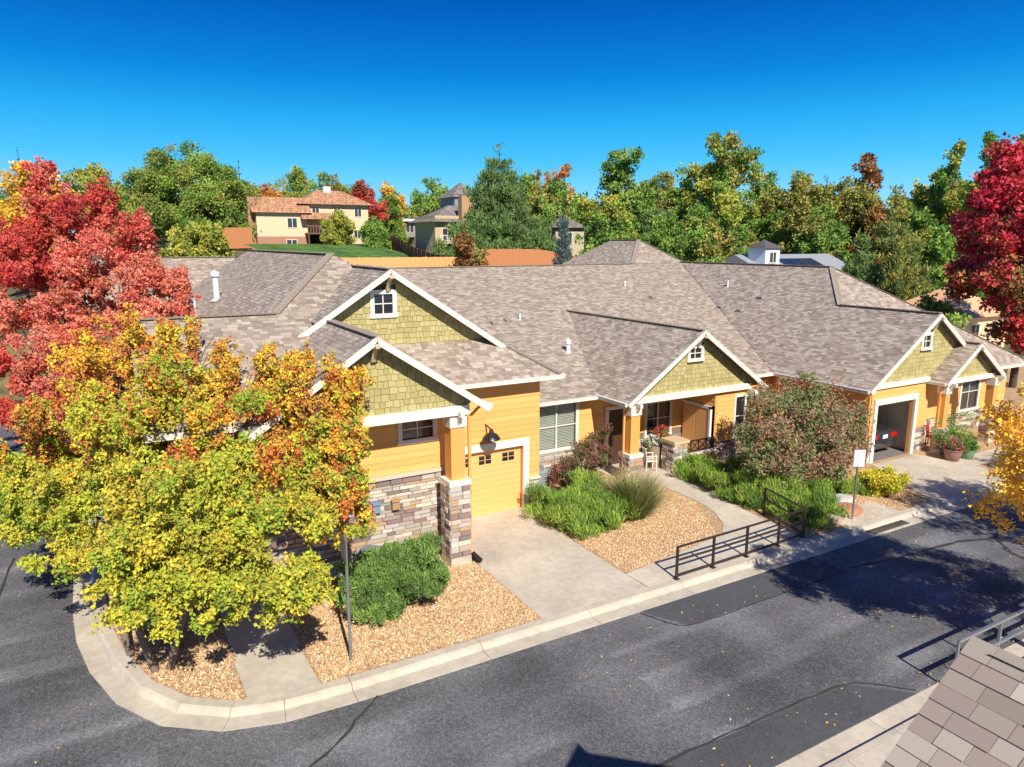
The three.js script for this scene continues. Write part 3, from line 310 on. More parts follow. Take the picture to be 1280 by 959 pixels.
function fol(parent, lobes, n, size, geo, seed, { flat = 1, sub = 22 } = {}) { // lobes: [x,y,z,r,palette,(ry)]; each lobe carries ragged twig clumps
  const r = rng(seed), cl = [], src = geo.attributes.position, nv = src.count; let tot = 0;
  lobes.forEach((l, i) => { const k = Math.max(5, Math.round(sub * (.7 + r() * .6))); for (let j = 0; j < k; j++) { const th = r() * 6.283, cz = r() * 2 - 1, sz = Math.sqrt(1 - cz * cz), rr = l[3] * (.3 + .85 * Math.sqrt(r())); const cr = l[3] * (.13 + r() * .24); const P = l[4]; cl.push([l[0] + Math.cos(th) * sz * rr, l[1] + cz * rr * (l[5] || 1) * flat, l[2] + Math.sin(th) * sz * rr, cr, P, P[r() * P.length | 0], .86 + r() * .28]); tot += cr ** 1.6 * (l[6] || 1); cl[cl.length - 1].push(l[6] || 1); } });
  const pos = new Float32Array(n * nv * 3), col = new Float32Array(n * nv * 3), nor = new Float32Array(n * nv * 3); const m = new THREE.Matrix4(), q = new THREE.Quaternion(), e = new THREE.Euler(), c = new THREE.Color(), A = V(0, 0, 0), B2 = V(0, 0, 0), C2 = V(0, 0, 0), N = V(0, 0, 0); let k = 0;
  for (const g of cl) { const cnt = Math.round(n * g[3] ** 1.6 * g[7] / tot); for (let i = 0; i < cnt && k < n; i++) { const th = r() * 6.283, cz = r() * 2 - 1, sz = Math.sqrt(1 - cz * cz), rr = g[3] * Math.pow(r(), .45) * 1.15; e.set(r() * 6.28, r() * 6.28, r() * 6.28); const s = size * (.7 + r() * .6); m.compose(A.set(g[0] + Math.cos(th) * sz * rr, g[1] + cz * rr * .8, g[2] + Math.sin(th) * sz * rr), q.setFromEuler(e), B2.set(s, s, s)); if (geo.userData.upright) m.compose(A.clone(), q.setFromEuler(e.set((r() - .5) * .9, r() * 6.28, (r() - .5) * .9)), V(s, s, s)); c.copy(r() < .6 ? g[5] : g[4][r() * g[4].length | 0]).multiplyScalar(g[6] * (.9 + r() * .2)); const o = k * nv * 3; for (let v = 0; v < nv; v += 3) { A.fromBufferAttribute(src, v).applyMatrix4(m); B2.fromBufferAttribute(src, v + 1).applyMatrix4(m); C2.fromBufferAttribute(src, v + 2).applyMatrix4(m); N.copy(B2).sub(A).cross(C2.clone().sub(A)).normalize(); const w = o + v * 3; pos.set([A.x, A.y, A.z, B2.x, B2.y, B2.z, C2.x, C2.y, C2.z], w); for (let u = 0; u < 3; u++) { nor.set([N.x, N.y, N.z], w + u * 3); col.set([c.r, c.g, c.b], w + u * 3); } } k++; } }
  const G = new THREE.BufferGeometry(); G.setAttribute('position', new THREE.BufferAttribute(pos.subarray(0, k * nv * 3), 3)); G.setAttribute('normal', new THREE.BufferAttribute(nor.subarray(0, k * nv * 3), 3)); G.setAttribute('color', new THREE.BufferAttribute(col.subarray(0, k * nv * 3), 3)); return mesh('crown', G, leafVM, parent); }
function spikes(L, f) { const r = rng(L.length * 7 + 1), o = []; for (const l of L) for (let i = 0; i < 3; i++) { const q = l[3] * (.16 + r() * .14); o.push([l[0] + (r() - .5) * l[3] * 1.5, l[1] + l[3] * (.45 + r() * .45) * Math.min(1.25, l[5] || 1), l[2] + (r() - .5) * l[3] * 1.5, q, l[4], 2.6, f]); } return L.concat(o); }
function branches(parent, base, lobes, r0, mat, seed) { const r = rng(seed), gs = []; const top = V(...base).add(V(0, Math.max(1, (Math.min(...lobes.map(l => l[1])) - base[1]) * .8), 0)); gs.push(limb(V(...base), top, r0, r0 * .75, 9)); for (const l of lobes) { const t = V(l[0], l[1], l[2]), mid = top.clone().lerp(t, .5).add(V((r() - .5) * .4, -.2, (r() - .5) * .4)); gs.push(limb(top, mid, r0 * .5, r0 * .3, 6), limb(mid, t, r0 * .3, r0 * .1, 5)); for (let i = 0; i < 3; i++) gs.push(limb(mid.clone().lerp(t, .3 + i * .2), t.clone().add(V((r() - .5) * 1.6, (r() - .2) * 1.2, (r() - .5) * 1.6).multiplyScalar(l[3] * .6)), r0 * .12, r0 * .04, 4)); } return merged('trunk', gs, mat, parent); }
function decid(name, label, x, z, top, w, P, { base = hill(x, z), n = 2600, size = .55, seed = x * 13 + z * 7 | 0, geo = farSpray, bark = barkD, tall = 1, group = 'trees behind the townhouses' } = {}) { const t = thing(name, label, 'tree', [x, base, z], 0, group); const h = top - base, r = rng(seed), L = []; const ch = Math.max(h * .75, 1.5); const nl = 9; for (let i = 0; i < nl; i++) { const a = r() * 6.28, f = i / (nl - 1), yy = h - ch + f * ch * .88, rad = w * (.9 - Math.abs(f - .42) * .85) * .55; const lr = w * (.52 - .25 * f) * (.85 + r() * .3); L.push([Math.cos(a) * rad, Math.min(yy, h - lr * 1.3), Math.sin(a) * rad, lr, P[r() * P.length | 0], tall]); } L.push([0, h * .62, 0, w * .6, P[0], 1.3]); branches(t, [0, -.3, 0], L, Math.max(.12, h * .018), bark, seed); fol(t, L, Math.round(n * .68), size * 1.16, geo, seed); return t; }
function conifer(name, label, x, z, top, w, P, { base = hill(x, z), n = 2600, size = .6, seed = x * 11 + z * 5 | 0, loose = 0, group = 'evergreens behind the townhouses' } = {}) { const t = thing(name, label, 'tree', [x, base, z], 0, group); const h = top - base, r = rng(seed); const L = []; const tiers = loose ? 9 : 13; for (let i = 0; i < tiers; i++) { const f = (i + .5) / tiers, y = h * (.12 + .86 * f), rad = w * (loose ? Math.pow(1 - f, .9) * (.8 + r() * .4) : (1 - f) * 1.02), nb = Math.max(3, Math.round(8 * (1 - f) + 2)); for (let b = 0; b < nb; b++) { const a = b / nb * 6.28 + r() * 1.2, rr = rad * (.75 + r() * .4); const lr = Math.max(.3, rad * .33); L.push([Math.cos(a) * rr * .65, y - rr * .12, Math.sin(a) * rr * .65, lr, P, .55]); } } L.push([0, h - .5, 0, .35, P, 1.6]); const gs = [limb(V(0, -.3, 0), V(0, h * .95, 0), h * .016, .03, 7)]; for (const l of L) gs.push(limb(V(0, l[1] - .2, 0), V(l[0], l[1], l[2]), .05, .02, 4)); merged('trunk', gs, barkD, t); fol(t, L, Math.round(n * .75), size * 1.1, needleSpray, seed); return t; }
// the two near maples
{ const L0 = [[-1.72, 2.59, -19.45, 1.1, 0], [-0.77, 3.95, -19.81, 1.4, 1], [0.07, 5.39, -20.25, 1.3, 2], [1.55, 5.9, -19.59, 0.9, 2], [0.97, 4.23, -17.71, 1.6, 1], [2.63, 5.2, -18.23, 1.0, 2], [3.8, 5.7, -17.18, 0.55, 2], [3.95, 4.96, -16.2, 1.0, 2], [2.69, 3.84, -16.07, 1.5, 1], [4.23, 4.26, -15.05, 0.6, 1], [0.99, 3.54, -14.19, 1.41, 0], [-0.7, 2.79, -17.75, 1.3, 0], [2.25, 3.16, -13.19, 0.97, 0], [3.89, 3.15, -14.65, 0.7, 1], [0.14, 2.74, -13.95, 0.84, 0], [2.64, 2.61, -12.58, 0.44, 0], [1.23, 2.61, -13.32, 0.66, 0], [-2.21, 3.18, -20.45, 0.7, 1], [4.9, 5.5, -16.35, 0.4, 2], [3.71, 3.66, -14.86, 0.8, 1]];
  const yg = pal([[178, 184, 52], [200, 192, 56], [150, 170, 50], [214, 192, 60], [186, 178, 60]]); const P3 = [yg, yg.concat(orangeP.slice(0, 2), gold.slice(0, 1)), orangeP.concat(gold, yellowgreen.slice(0, 2))];
  const t = thing('maple_tree', 'multi-stemmed maple turning yellow-green and orange on the gravel corner', 'tree', [.25, 0, -15.8]); const L = L0.map(l => [l[0] - .25, l[1], l[2] + 15.8, l[3], P3[l[4]], 1, l[4] === 2 ? .34 : .85]);
  const gs = [], r = rng(3); const bases = [[-.12, 0, .25], [.16, 0, .3], [-.55, 0, -.7], [.4, 0, -.5]]; L.forEach((l, i) => { const b = V(...bases[i % 4]), t2 = V(l[0], l[1], l[2]), h4 = [V(-.5, 1.6, .1), V(.7, 1.8, .3), V(-.9, 1.7, -1.5), V(1.1, 2, -.9)][i % 4], m = h4.clone().lerp(t2, .45); if (i < 4) gs.push(limb(b, h4, .085, .06, 8)); m.y += .25; gs.push(limb(h4, m, .05, .035, 7), limb(m, t2, .035, .012, 6)); for (let k = 0; k < 5; k++) gs.push(limb(m.clone().lerp(t2, .2 + k * .15), t2.clone().add(V(r() - .5, r() - .4, r() - .5).multiplyScalar(l[3] * 1.7)), .022, .006, 4)); }); merged('trunk', gs, barkM, t);
  fol(t, spikes(L, .8), 19500, .185, leafSpray, 21, { sub: 30 }); }
{ const L0 = [[-1.6, 11.3, -31.87, 1.0, 1], [-.6, 9.71, -30.98, 1.6, 0], [.84, 8.85, -29.97, 1.6, 1], [-1.74, 8.42, -31.33, 1.8, 0], [-.1, 7.02, -29.5, 2.0, 2], [-2.73, 6.13, -31.37, 1.6, 2], [1.45, 7.59, -28.75, 1.2, 2], [-1.51, 5.13, -29.28, 1.8, 2], [.75, 5.68, -28.13, 1.4, 2], [2.16, 7.67, -27.78, .7, 2], [-3.12, 4.21, -30.56, 1.2, 0], [-2.94, 9, -33.31, 1, 0], [-4.5, 7, -32, 1.6, 2]]; const P3 = [redP, redP.concat(pinkP), pinkP];
  const t = thing('red_maple_tree', 'tall coral red maple beside the side street', 'tree', [-1.2, 0, -30]); const L = L0.map(l => [l[0] + 1.2, l[1] - .7, l[2] + 30, l[3] * .76, P3[l[4]], 1.7]); branches(t, [0, -.1, 0], L, .16, barkM, 5); fol(t, spikes(L, 1), 17000, .22, leafOne, 22, { sub: 30 }); }
{ const L0 = [[46.54, 12.4, -23.79, 2.4, 0], [47.3, 10.4, -22.8, 3, 0], [44.6, 7.7, -23.7, 2.2, 1], [46.2, 5.6, -22, 2.8, 1], [46.3, 10.4, -24.5, 2.2, 0], [50, 9, -22, 3, 0]]; const P2 = [crimson, crimson.concat(rustP)]; const t = thing('crimson_maple_tree', 'crimson maple at the far end of the townhouses', 'tree', [48.8, 0, -22.6]); const L = L0.map(l => [l[0] - 46.6, l[1], l[2] + 23, l[3], P2[l[4]]]); branches(t, [0, -.1, 0], L, .22, barkD, 6); fol(t, L, 8000, .5, farSpray, 23, { sub: 30 }); }
// street trees beside the near kerb, right of the view (they shade the road)
{ const t = thing('street_tree', 'golden ash tree with fine leaves leaning over the near kerb', 'tree', [17.2, 0, -5.4], 0, 'golden street trees on the near pavement'); const L = [[-1.9, 4.6, -.9, 1.1], [-1.2, 5.6, -.3, 1.2], [-.6, 3.9, -1.2, 1.1], [.6, 5, -.6, 1.4], [.4, 6.4, 0, 1.3], [1.6, 4.4, .4, 1.4], [-.2, 4.8, .9, 1.3]].map(l => [...l, pal([[242, 196, 62], [236, 180, 56], [246, 210, 84]])]); branches(t, [0, -.1, 0], L, .13, barkG, 14); fol(t, L, 7000, .23, fineSpray, 44, { sub: 30 }); }
function streetTree(x, z, top, w, label) { decid('street_tree', label, x, z, top, w, [gold, gold, orangeP], { base: 0, n: 3000, size: .34, geo: fineSpray, group: 'golden street trees on the near pavement', bark: barkG }); }
streetTree(24, -4.2, 9, 4, 'golden street tree farther along the near kerb'); streetTree(30.5, -4.4, 9, 4, 'golden street tree at the end of the near kerb');
// trees behind
{ const t = thing('willow_tree', 'huge rounded olive green willow left of the tan house on the hill', 'tree', [10, hill(10, -103), -103]); const L = [[0, 5.5, 0, 5.2], [-4.2, 4.6, 0, 3.6], [4.4, 4.8, 0, 3.8], [0, 8.8, 0, 3.4], [-2.6, 7.6, 1.4, 3], [3, 7.2, 1.4, 3.2], [6.4, 2.8, 0, 2.6], [-6.2, 3, 0, 2.4], [1, 4, 4, 3.4]].map(l => [...l, green.concat(oliveP.slice(0, 2))]); branches(t, [0, -.4, 0], L, .4, barkD, 9); fol(t, L, 7600, .8, fineSpray, 61, { sub: 34 }); }
conifer('spruce_tree', 'dark spruce behind the golden tree by the side street', -8.6, -119, 22, 4.2, pineP); conifer('spruce_tree', 'dark spruce rising beside the willow', 18.7, -115, 21.4, 4.2, pineP, { n: 2600 });
decid('golden_tree', 'golden tree behind the coral red maple', -5.1, -80.6, 15.9, 4, [gold]); decid('lime_tree', 'lime green tree behind the coral red maple', -.4, -96, 17.8, 4.5, [farYG, green]); decid('yellow_shrub', 'big yellow green shrub behind the end wing roof', 6.4, -62.3, 10.6, 3.2, [farYG, farYG], { n: 3200, size: .45 });
decid('lime_tree', 'distant green tree left of the willow', 4.4, -128, 17.8, 5, [green, farYG]); decid('green_tree', 'green tree at the left edge behind the side street', -9.4, -100, 14.5, 4, [green]);
decid('orange_tree', 'orange tree behind the tan house', 26.3, -133.6, 17.9, 5, [orangeP, gold], { seed: 91 }); decid('yellow_tree', 'tall yellow green tree behind the tan house', 32.9, -142.8, 23.5, 5, [farYG, green]); decid('green_tree', 'green tree on the ridge behind the tan house', 40.2, -144.5, 22.5, 5, [green, oliveP]); decid('red_tree', 'russet red tree right of the tan house', 41.2, -125.6, 19.8, 4.6, [redP, rustP]); decid('yellow_tree', 'yellow tree behind the russet red tree', 48.7, -133, 20.2, 4, [gold, farYG]); decid('green_tree', 'green tree behind the chimney house', 52.3, -119.5, 20.6, 3.8, [green]);
decid('yellow_shrub', 'round yellow green shrub before the tan house', 27.2, -94.3, 12.4, 2.8, [farYG], { n: 2600, size: .42 }); decid('green_shrub', 'dark green shrub beside the tan house lawn', 30.9, -90.9, 11.7, 2.1, [green], { n: 2000, size: .4 });
conifer('pine_tree', 'big loose pine standing before the chimney house', 37.5, -69, 19.1, 6.2, pineP, { n: 5200, size: .75, loose: 1 });
decid('green_tree', 'green tree behind the big pine', 55.8, -93.8, 19.5, 4.5, [green, oliveP]); decid('orange_tree', 'tree with orange top behind the big pine', 62.9, -96, 21.1, 3.8, [orangeP, green]); decid('green_tree', 'bright green tree behind the blue spruce', 41, -55.5, 13.4, 4, [green, green, farYG], { n: 3400, size: .45 });
decid('green_tree', 'tall dark green tree left of the tallest poplar', 57.8, -73, 20.9, 5, [green], { n: 3600 }); decid('green_tree', 'broad green tree beside the tallest poplar', 61.8, -70, 17.7, 5, [green, oliveP], { n: 3600 }); decid('poplar_tree', 'tallest poplar with yellowing top behind the main ridge', 58.2, -57.5, 20.2, 6, [green, oliveP, farYG], { n: 5200, tall: 1.2 }); decid('green_tree', 'green tree right of the tallest poplar', 69.7, -62, 17.5, 4.6, [green, green, oliveP]);
decid('olive_tree', 'yellow olive tree behind the brown roofed house', 70, -55.9, 16.9, 4.6, [oliveP, farYG], { n: 3200 }); decid('olive_tree', 'half bare olive tree with pale top', 73.7, -52, 18.8, 4, [oliveP, oliveP, rustP]); conifer('pine_tree', 'bushy pine beside the terracotta roof', 58.7, -38, 13.2, 4.4, pineP.concat(oliveP), { n: 4200, size: .6, loose: 1, base: 1 }); decid('yellow_tree', 'yellow green tree behind the bushy pine', 77.9, -46.6, 16.5, 4.6, [farYG, oliveP], { n: 3200, base: 1 });
for (const [x, z, t] of [[76, -43.7, 19.3], [73.1, -38.4, 19.5], [75.3, -37.1, 19.3]]) decid('columnar_poplar', 'slim upright lime green poplar above the crimson maple', x, z, t, 2.2, [farYG, green], { n: 1800, tall: 1.8, base: 1, group: 'slim poplars' });
decid('green_tree', 'low green tree behind the main roof ridge', 42.8, -49.3, 11.9, 3.4, [green, green], { n: 2600, size: .42 }); decid('green_tree', 'leafy green tree before the tallest poplar', 45.5, -47, 12.2, 3.6, [green, oliveP], { n: 3000, size: .42 }); decid('green_tree', 'small green tree beside the solar panel roof', 48.5, -45.5, 10.5, 2.6, [green, pineP], { n: 2200, size: .4 }); decid('olive_tree', 'green tree beyond the solar panel roof', 60.5, -46, 12.6, 3.6, [green, oliveP], { n: 2600, size: .45 }); decid('olive_tree', 'olive tree behind the solar panel roof', 64, -52, 13.5, 4, [oliveP, green], { n: 2600 }); decid('green_tree', 'green tree behind the big pine and chimney house', 54.8, -81.8, 15.5, 4.6, [green]); decid('green_tree', 'distant tree above the chimney house', 58.9, -109.6, 18.8, 5.5, [green, oliveP]); decid('olive_tree', 'brownish tree far behind the olive tree', 82.8, -66, 16.4, 4, [oliveP, rustP]);
for (const [x, z, t, w, P, lab] of [[50, -62, 15, 4.4, [green], 'dense green tree right of the big pine'], [48, -75, 16.5, 4.6, [green, oliveP], 'green tree above the chimney house deck'], [66, -66, 17, 4.6, [green], 'green tree filling behind the tallest poplar'], [53, -52, 13.5, 4, [green, farYG], 'green tree at the foot of the tallest poplar'], [66, -58, 15, 4.2, [green, oliveP], 'green tree left of the brown roofed house'], [80, -60, 16.5, 4.8, [oliveP, green], 'olive green tree right of the brown roofed house'], [70, -44, 13.5, 4, [farYG, green], 'yellow green tree left of the slim poplars'], [84, -48, 16.5, 5, [green, farYG], 'green tree behind the slim poplars'], [66, -37, 10.5, 3.4, [green], 'green tree beyond the terracotta roof'], [92, -50, 17, 5, [green], 'large green tree far right on the rise'], [20, -140, 19, 6, [green, farYG], 'green tree between willow and tan house'], [46, -128, 17.5, 4, [green], 'green tree between russet and yellow trees'], [66, -120, 19, 6, [green, oliveP], 'broad tree far behind the big pine'], [-16, -95, 15, 5, [gold, orangeP], 'orange gold tree at the left edge'], [-14, -58, 8, 3, [green], 'green bush beside the left brown roofed house']]) decid('green_tree', lab, x, z, t, w, P, { n: 2600 });
for (let i = 0; i < 26; i++) { const r = rng(900 + i), az = (i < 9 ? 1 + i * 2.7 : 24 + (i - 9) * 2.6) * Math.PI / 180, D = (i < 9 ? 150 : 108) + r() * 16, x = Math.sin(az) * D, z = -Math.cos(az) * D; decid('belt_tree', 'green tree in the distant belt along the ridge', x, z, (i < 9 ? 17.5 : 12.6) + r() * 4, 5 + r() * 1.5, [[green], [green, oliveP], [green, farYG]][r() * 3 | 0], { n: 1500, size: .75, group: 'distant tree belt' }); }
conifer('pine_tree', 'pointed green conifer left of the tallest poplar', 50, -58, 15.5, 3.6, pineP, { n: 2600, size: .7 }); conifer('pine_tree', 'slender dark conifer beyond the brown roofed house', 76, -58, 16.8, 3.2, pineP, { n: 2200, size: .7 });
decid('dark_shrub', 'dark leafy shrub beyond the far wing eave', 43, -24, 4.6, 2.4, [green, rustP], { base: 0, n: 1800, size: .35 }); decid('dark_shrub', 'dark shrub under the crimson maple', 47, -27.5, 5.4, 2.8, [green, pineP], { base: 0, n: 2000, size: .4 });
conifer('pine_tree', 'dark pine right behind the far wing roof', 50, -34.5, 9.2, 3.6, pineP, { n: 3000, size: .6, loose: 1, base: 0 });
conifer('blue_spruce', 'small blue grey spruce behind the main roof', 32.2, -48.6, 10.8, 1.9, blueP, { n: 2400, size: .4 }); decid('rust_shrub', 'rust brown shrub beside the wooden fence', 25.6, -52.4, 9.8, 2.2, [rustP, oliveP], { n: 2400, size: .4 });
// garden shrubs
function shrub(name, label, x, z, lobes, P, n, size, geo, group) { const t = thing(name, label, 'shrub', [x, 0, z], 0, group); const gs = []; const r = rng(x * 31 | 0); for (const l of lobes) for (let i = 0; i < 3; i++) gs.push(limb(V((r() - .5) * .2, -.05, (r() - .5) * .2), V(l[0] + (r() - .5) * l[3], l[1], l[2] + (r() - .5) * l[3]), .02, .006, 4)); merged('stems', gs, barkD, t); fol(t, lobes.map(l => [...l.slice(0, 4), P, l[4] || .65]), n, size, geo, x * 17 | 0); return t; }
shrub('mugo_pine', 'dark green mugo pine bush on the gravel before the stone wall', 5.4, -15.6, [[-.7, .55, .2, .55], [-.1, .6, .3, .6], [.6, .65, .1, .6], [.1, .95, -.3, .6], [.75, 1.25, -.2, .45], [-.5, .9, -.3, .5], [1.0, .5, -.2, .4]], pal([[112, 146, 62], [132, 164, 74], [94, 126, 56]]), 3000, .2, needleSpray);
shrub('juniper_bush', 'bright green juniper bush along the garage driveway', 12.6, -17.7, [[-.6, .4, -1.2, .7], [-.5, .45, -.3, .75], [-.3, .4, .6, .6], [.4, .45, .5, .65], [.5, .5, -.4, .8], [1.2, .4, .2, .6], [.9, .5, -1.2, .8]], junP, 2800, .26, bladeSpray);
shrub('juniper_hedge', 'bright green spreading juniper along the curved footpath', 19.6, -16.6, [[-.6, .3, -2.8, .6], [.0, .35, -2.6, .7], [-.6, .35, -1.6, .7], [.3, .35, -1.4, .7], [-.8, .35, -.4, .7], [.2, .35, -.2, .75], [-.7, .35, .8, .7], [.3, .3, 1, .7], [-.5, .3, 1.8, .65], [.2, .3, 2.2, .6], [-.4, .25, 2.7, .5]], junP, 3800, .25, bladeSpray);
{ const t = thing('feathery_shrub_tree', 'wide grey green shrub tree with reddish tips before the porch', 'tree', [21.6, 0, -17.2]); const L = [[-1.8, 1.9, .5, 1.1], [-.6, 2.6, 0, 1.3], [.5, 3.0, -.3, 1.1], [1.4, 2.3, 0, 1.3], [.2, 1.7, .8, 1.3], [2.7, 1.7, .3, 1.1], [-2.2, 1.3, .9, .9], [1.2, 1.2, .9, 1.0]].map(l => [...l, pal([[126, 138, 80], [146, 150, 92], [164, 122, 92], [112, 128, 70], [176, 136, 108]])]); branches(t, [0, -.1, 0], L, .1, barkD, 8); fol(t, L, 3600, .26, fineSpray, 31, { sub: 40 }); }
shrub('spirea_shrub', 'rounded yellow green shrub beside the second driveway', 23.6, -14.7, [[-.3, .4, 0, .5], [.3, .45, .1, .55], [0, .5, -.2, .5]], yellowgreen, 1500, .2, fineSpray);
shrub('reddish_shrub', 'sparse twiggy reddish shrub below the big window', 14.3, -20.6, [[-.4, .7, 0, .6, 1.2], [.4, .8, 0, .6, 1.2], [1.4, 1.2, -.4, .5, 1.6]], pal([[140, 84, 70], [120, 92, 60], [104, 110, 56]]), 900, .2, fineSpray);
{ const t = thing('ornamental_grass', 'tall ornamental grass with purple plumes beside the juniper bush', 'grass', [14.4, 0, -17.3]); const mk = (n, len, cols, name, seed, w) => { const p = []; for (let i = 0; i < 5; i++) { const y = i / 5, x = y * y * .35, y2 = (i + 1) / 5, x2 = y2 * y2 * .35, a = w * (1 - y), b = w * (1 - y2); p.push(x, y, -a, x, y, a, x2, y2, b, x, y, -a, x2, y2, b, x2, y2, -b); } const g = new THREE.BufferGeometry(); g.setAttribute('position', new THREE.Float32BufferAttribute(p, 3)); g.computeVertexNormals(); const im = new THREE.InstancedMesh(g, leafM, n), r = rng(seed), m = new THREE.Matrix4(), q = new THREE.Quaternion(); im.name = name; shadow(im); for (let i = 0; i < n; i++) { const s = len * (.6 + r() * .5); q.setFromEuler(new THREE.Euler(0, r() * 6.28, -(r() * .75), 'YXZ')); m.compose(V((r() - .5) * .5, 0, (r() - .5) * .5), q, V(s, s, s)); im.setMatrixAt(i, m); im.setColorAt(i, cols[r() * cols.length | 0]); } t.add(im); }; mk(3000, 1.6, pal([[112, 144, 58], [136, 160, 70], [156, 164, 92]]), 'blades', 4, .009); mk(320, 1.95, pal([[176, 124, 112], [160, 110, 100], [190, 150, 126]]), 'plumes', 6, .012); }
shrub('low_green_plant', 'low green plants among boulders near the second driveway', 22.2, -15.6, [[-.8, .25, 0, .4], [.2, .25, .3, .4], [.9, .2, .5, .35]], junP, 900, .2, bladeSpray);
// boulders and flagstones
for (const [x, z, s, c, lab] of [[19.9, -14.7, .5, [176, 172, 164], 'pale flat boulder beside the juniper'], [20.7, -15.5, .4, [150, 142, 132], 'grey boulder behind the pale boulder'], [21.6, -14.9, .42, [188, 184, 178], 'light boulder near the rounded shrub'], [20.9, -14.2, .48, [176, 122, 96], 'reddish sandstone slab beside the signpost'], [19.7, -13.9, .35, [170, 150, 132], 'tan boulder at the kerb']]) { const g = new THREE.IcosahedronGeometry(1, 2), p = g.attributes.position; for (let i = 0; i < p.count; i++) { const v = V(p.getX(i), p.getY(i), p.getZ(i)); const k = .8 + .4 * vnoise(v.x * 2 + 9, v.y * 2 + v.z * 2 + 9, 99, 3); p.setXYZ(i, v.x * s * 1.3 * k, v.y * s * .38 * k, v.z * s * k); } g.computeVertexNormals(); const m = mesh('boulder', g, M(...c, .9), scene); m.position.set(x, .08, z); tag(m, lab, 'boulder'); }

// ---------- street furniture ----------
{ const t = thing('path_railing', 'dark bronze metal railing along the kerbside footpath', 'railing'); const rm = M(64, 54, 48, .5, { metalness: .3 }); const P = [[12.61, -13.3], [13.97, -13.33], [15.32, -13.37], [16.71, -13.42], [17.92, -13.5], [18.35, -15.4]]; P.forEach(p => { box('post', t, rm, [p[0], .47, p[1]], [.06, .94, .06]); box('foot_plate', t, rm, [p[0], .02, p[1]], [.14, .02, .14]); }); for (const h of [.93, .55, .12]) for (let i = 0; i + 1 < P.length; i++) merged('rail', [bar(V(P[i][0], h, P[i][1]), V(P[i + 1][0], h, P[i + 1][1]), .045, .045)], rm, t); }
{ const t = thing('pavement_railing', 'grey metal pipe railing along the near pavement beside the shingled roof', 'railing'); for (let x = 14.3; x < 24; x += 1.6) box('post', t, metalG, [x, .5, -6.95], [.05, 1.0, .05]); for (const h of [1.0, .5]) merged('rail', [bar(V(14.3, h, -6.95), V(23.9, h, -6.95), .06, .06)], metalG, t); }
{ const t = thing('sign_post', 'galvanised sign post on the gravel bed near the maple', 'sign', [3.85, 0, -13.9]); const p = merged('post', [new THREE.CylinderGeometry(.035, .035, 2.9, 8).translate(0, 1.45, 0)], metalG, t); box('sign_plate', t, metalG, [-.04, 2.6, 0], [.02, .5, .35]); }
{ const t = thing('parking_sign', 'small pale sign on a slim post at the storm drain', 'sign', [20.52, 0, -13.66]); box('post', t, metalG, [0, 1.15, 0], [.05, 2.3, .04]); box('sign_plate', t, M(222, 212, 214, .5), [.02, 2.1, .03], [.36, .56, .02], -.5); }
function acUnit(x, z, label) { const t = thing('air_conditioner', label, 'air conditioner', [x, 0, z], 0, 'condensers by the wall'); box('cabinet', t, M(176, 182, 186, .5, { metalness: .3 }), [0, .38, 0], [.75, .7, .75]); const c = merged('fan_grille', [new THREE.CylinderGeometry(.3, .33, .1, 20).translate(0, .78, 0)], M(120, 126, 130, .5), t); merged('louvres', Array.from({ length: 8 }, (_, i) => bgeo([0, .12 + i * .075, .38], [.7, .02, .02])), M(110, 116, 120, .6), t); }
acUnit(5.5, -17.4, 'grey air conditioner half hidden behind the mugo pine'); acUnit(13.1, -21.4, 'grey air conditioner below the big window');
for (const [x, lab, c] of [[5.85, 'small blue grey meter box on the stone wall', [120, 142, 170]], [6.4, 'small tan vent hood on the stone wall', [176, 140, 96]]]) { const o = merged('wall_box', [bgeo([x, 1.75, -17.9], [.2, .22, .16]), bgeo([x, 1.9, -17.88], [.24, .05, .2])], M(...c, .6), scene); tag(o, lab, 'wall box'); }
function pot(x, z, r, h, c, P, label, lh) { const t = thing('flower_pot', label, 'flower pot', [x, 0, z], 0, 'potted plants'); const g = new THREE.LatheGeometry([[0, 0], [r * .65, 0], [r * .95, h * .7], [r, h], [r * 1.08, h], [r * 1.08, h * .94], [r * .9, h * .9], [0, h * .85]].map(p => new THREE.Vector2(...p)), 16); mesh('pot', g, M(...c, .6), t); fol(t, [[0, h + lh * .4, 0, lh * .6, P, 1], [r * .4, h + lh * .25, .1, lh * .45, P, 1], [-r * .4, h + lh * .2, -.05, lh * .4, P, 1]], 420, .16, fineSpray, x * 9 | 0, { gap: .1 }); }
const flowers = pal([[190, 60, 76], [214, 120, 130], [92, 128, 56], [104, 140, 60]]); pot(29.95, -15.75, .36, .5, [150, 112, 96], flowers, 'wide clay pot of pink flowers by the second garage', .4); pot(30.75, -15.6, .3, .42, [120, 150, 110], green, 'green glazed pot beside the clay pot', .4); pot(30.6, -16.1, .3, .5, [130, 96, 80], green, 'tall leafy green plant in a pot by the porch column', 1.3); pot(19.15, -19.6, .18, .34, [150, 148, 146], green, 'small grey pot with a green plant at the porch pier', .3);
{ const t = thing('flower_planter', 'red and white flowers in a planter behind the porch pier', 'planter', [18.6, 0, -21.2]); mesh('box_planter', new THREE.CylinderGeometry(.3, .24, .9, 12).translate(0, .45, 0), M(150, 130, 110, .8), t); fol(t, [[-.2, 1.15, 0, .3, pal([[230, 226, 214], [96, 130, 60]]), 1], [.35, 1.2, 0, .35, pal([[206, 60, 52], [96, 130, 60], [190, 80, 60]]), 1]], 500, .15, leafSpray, 77, { gap: .1 }); }
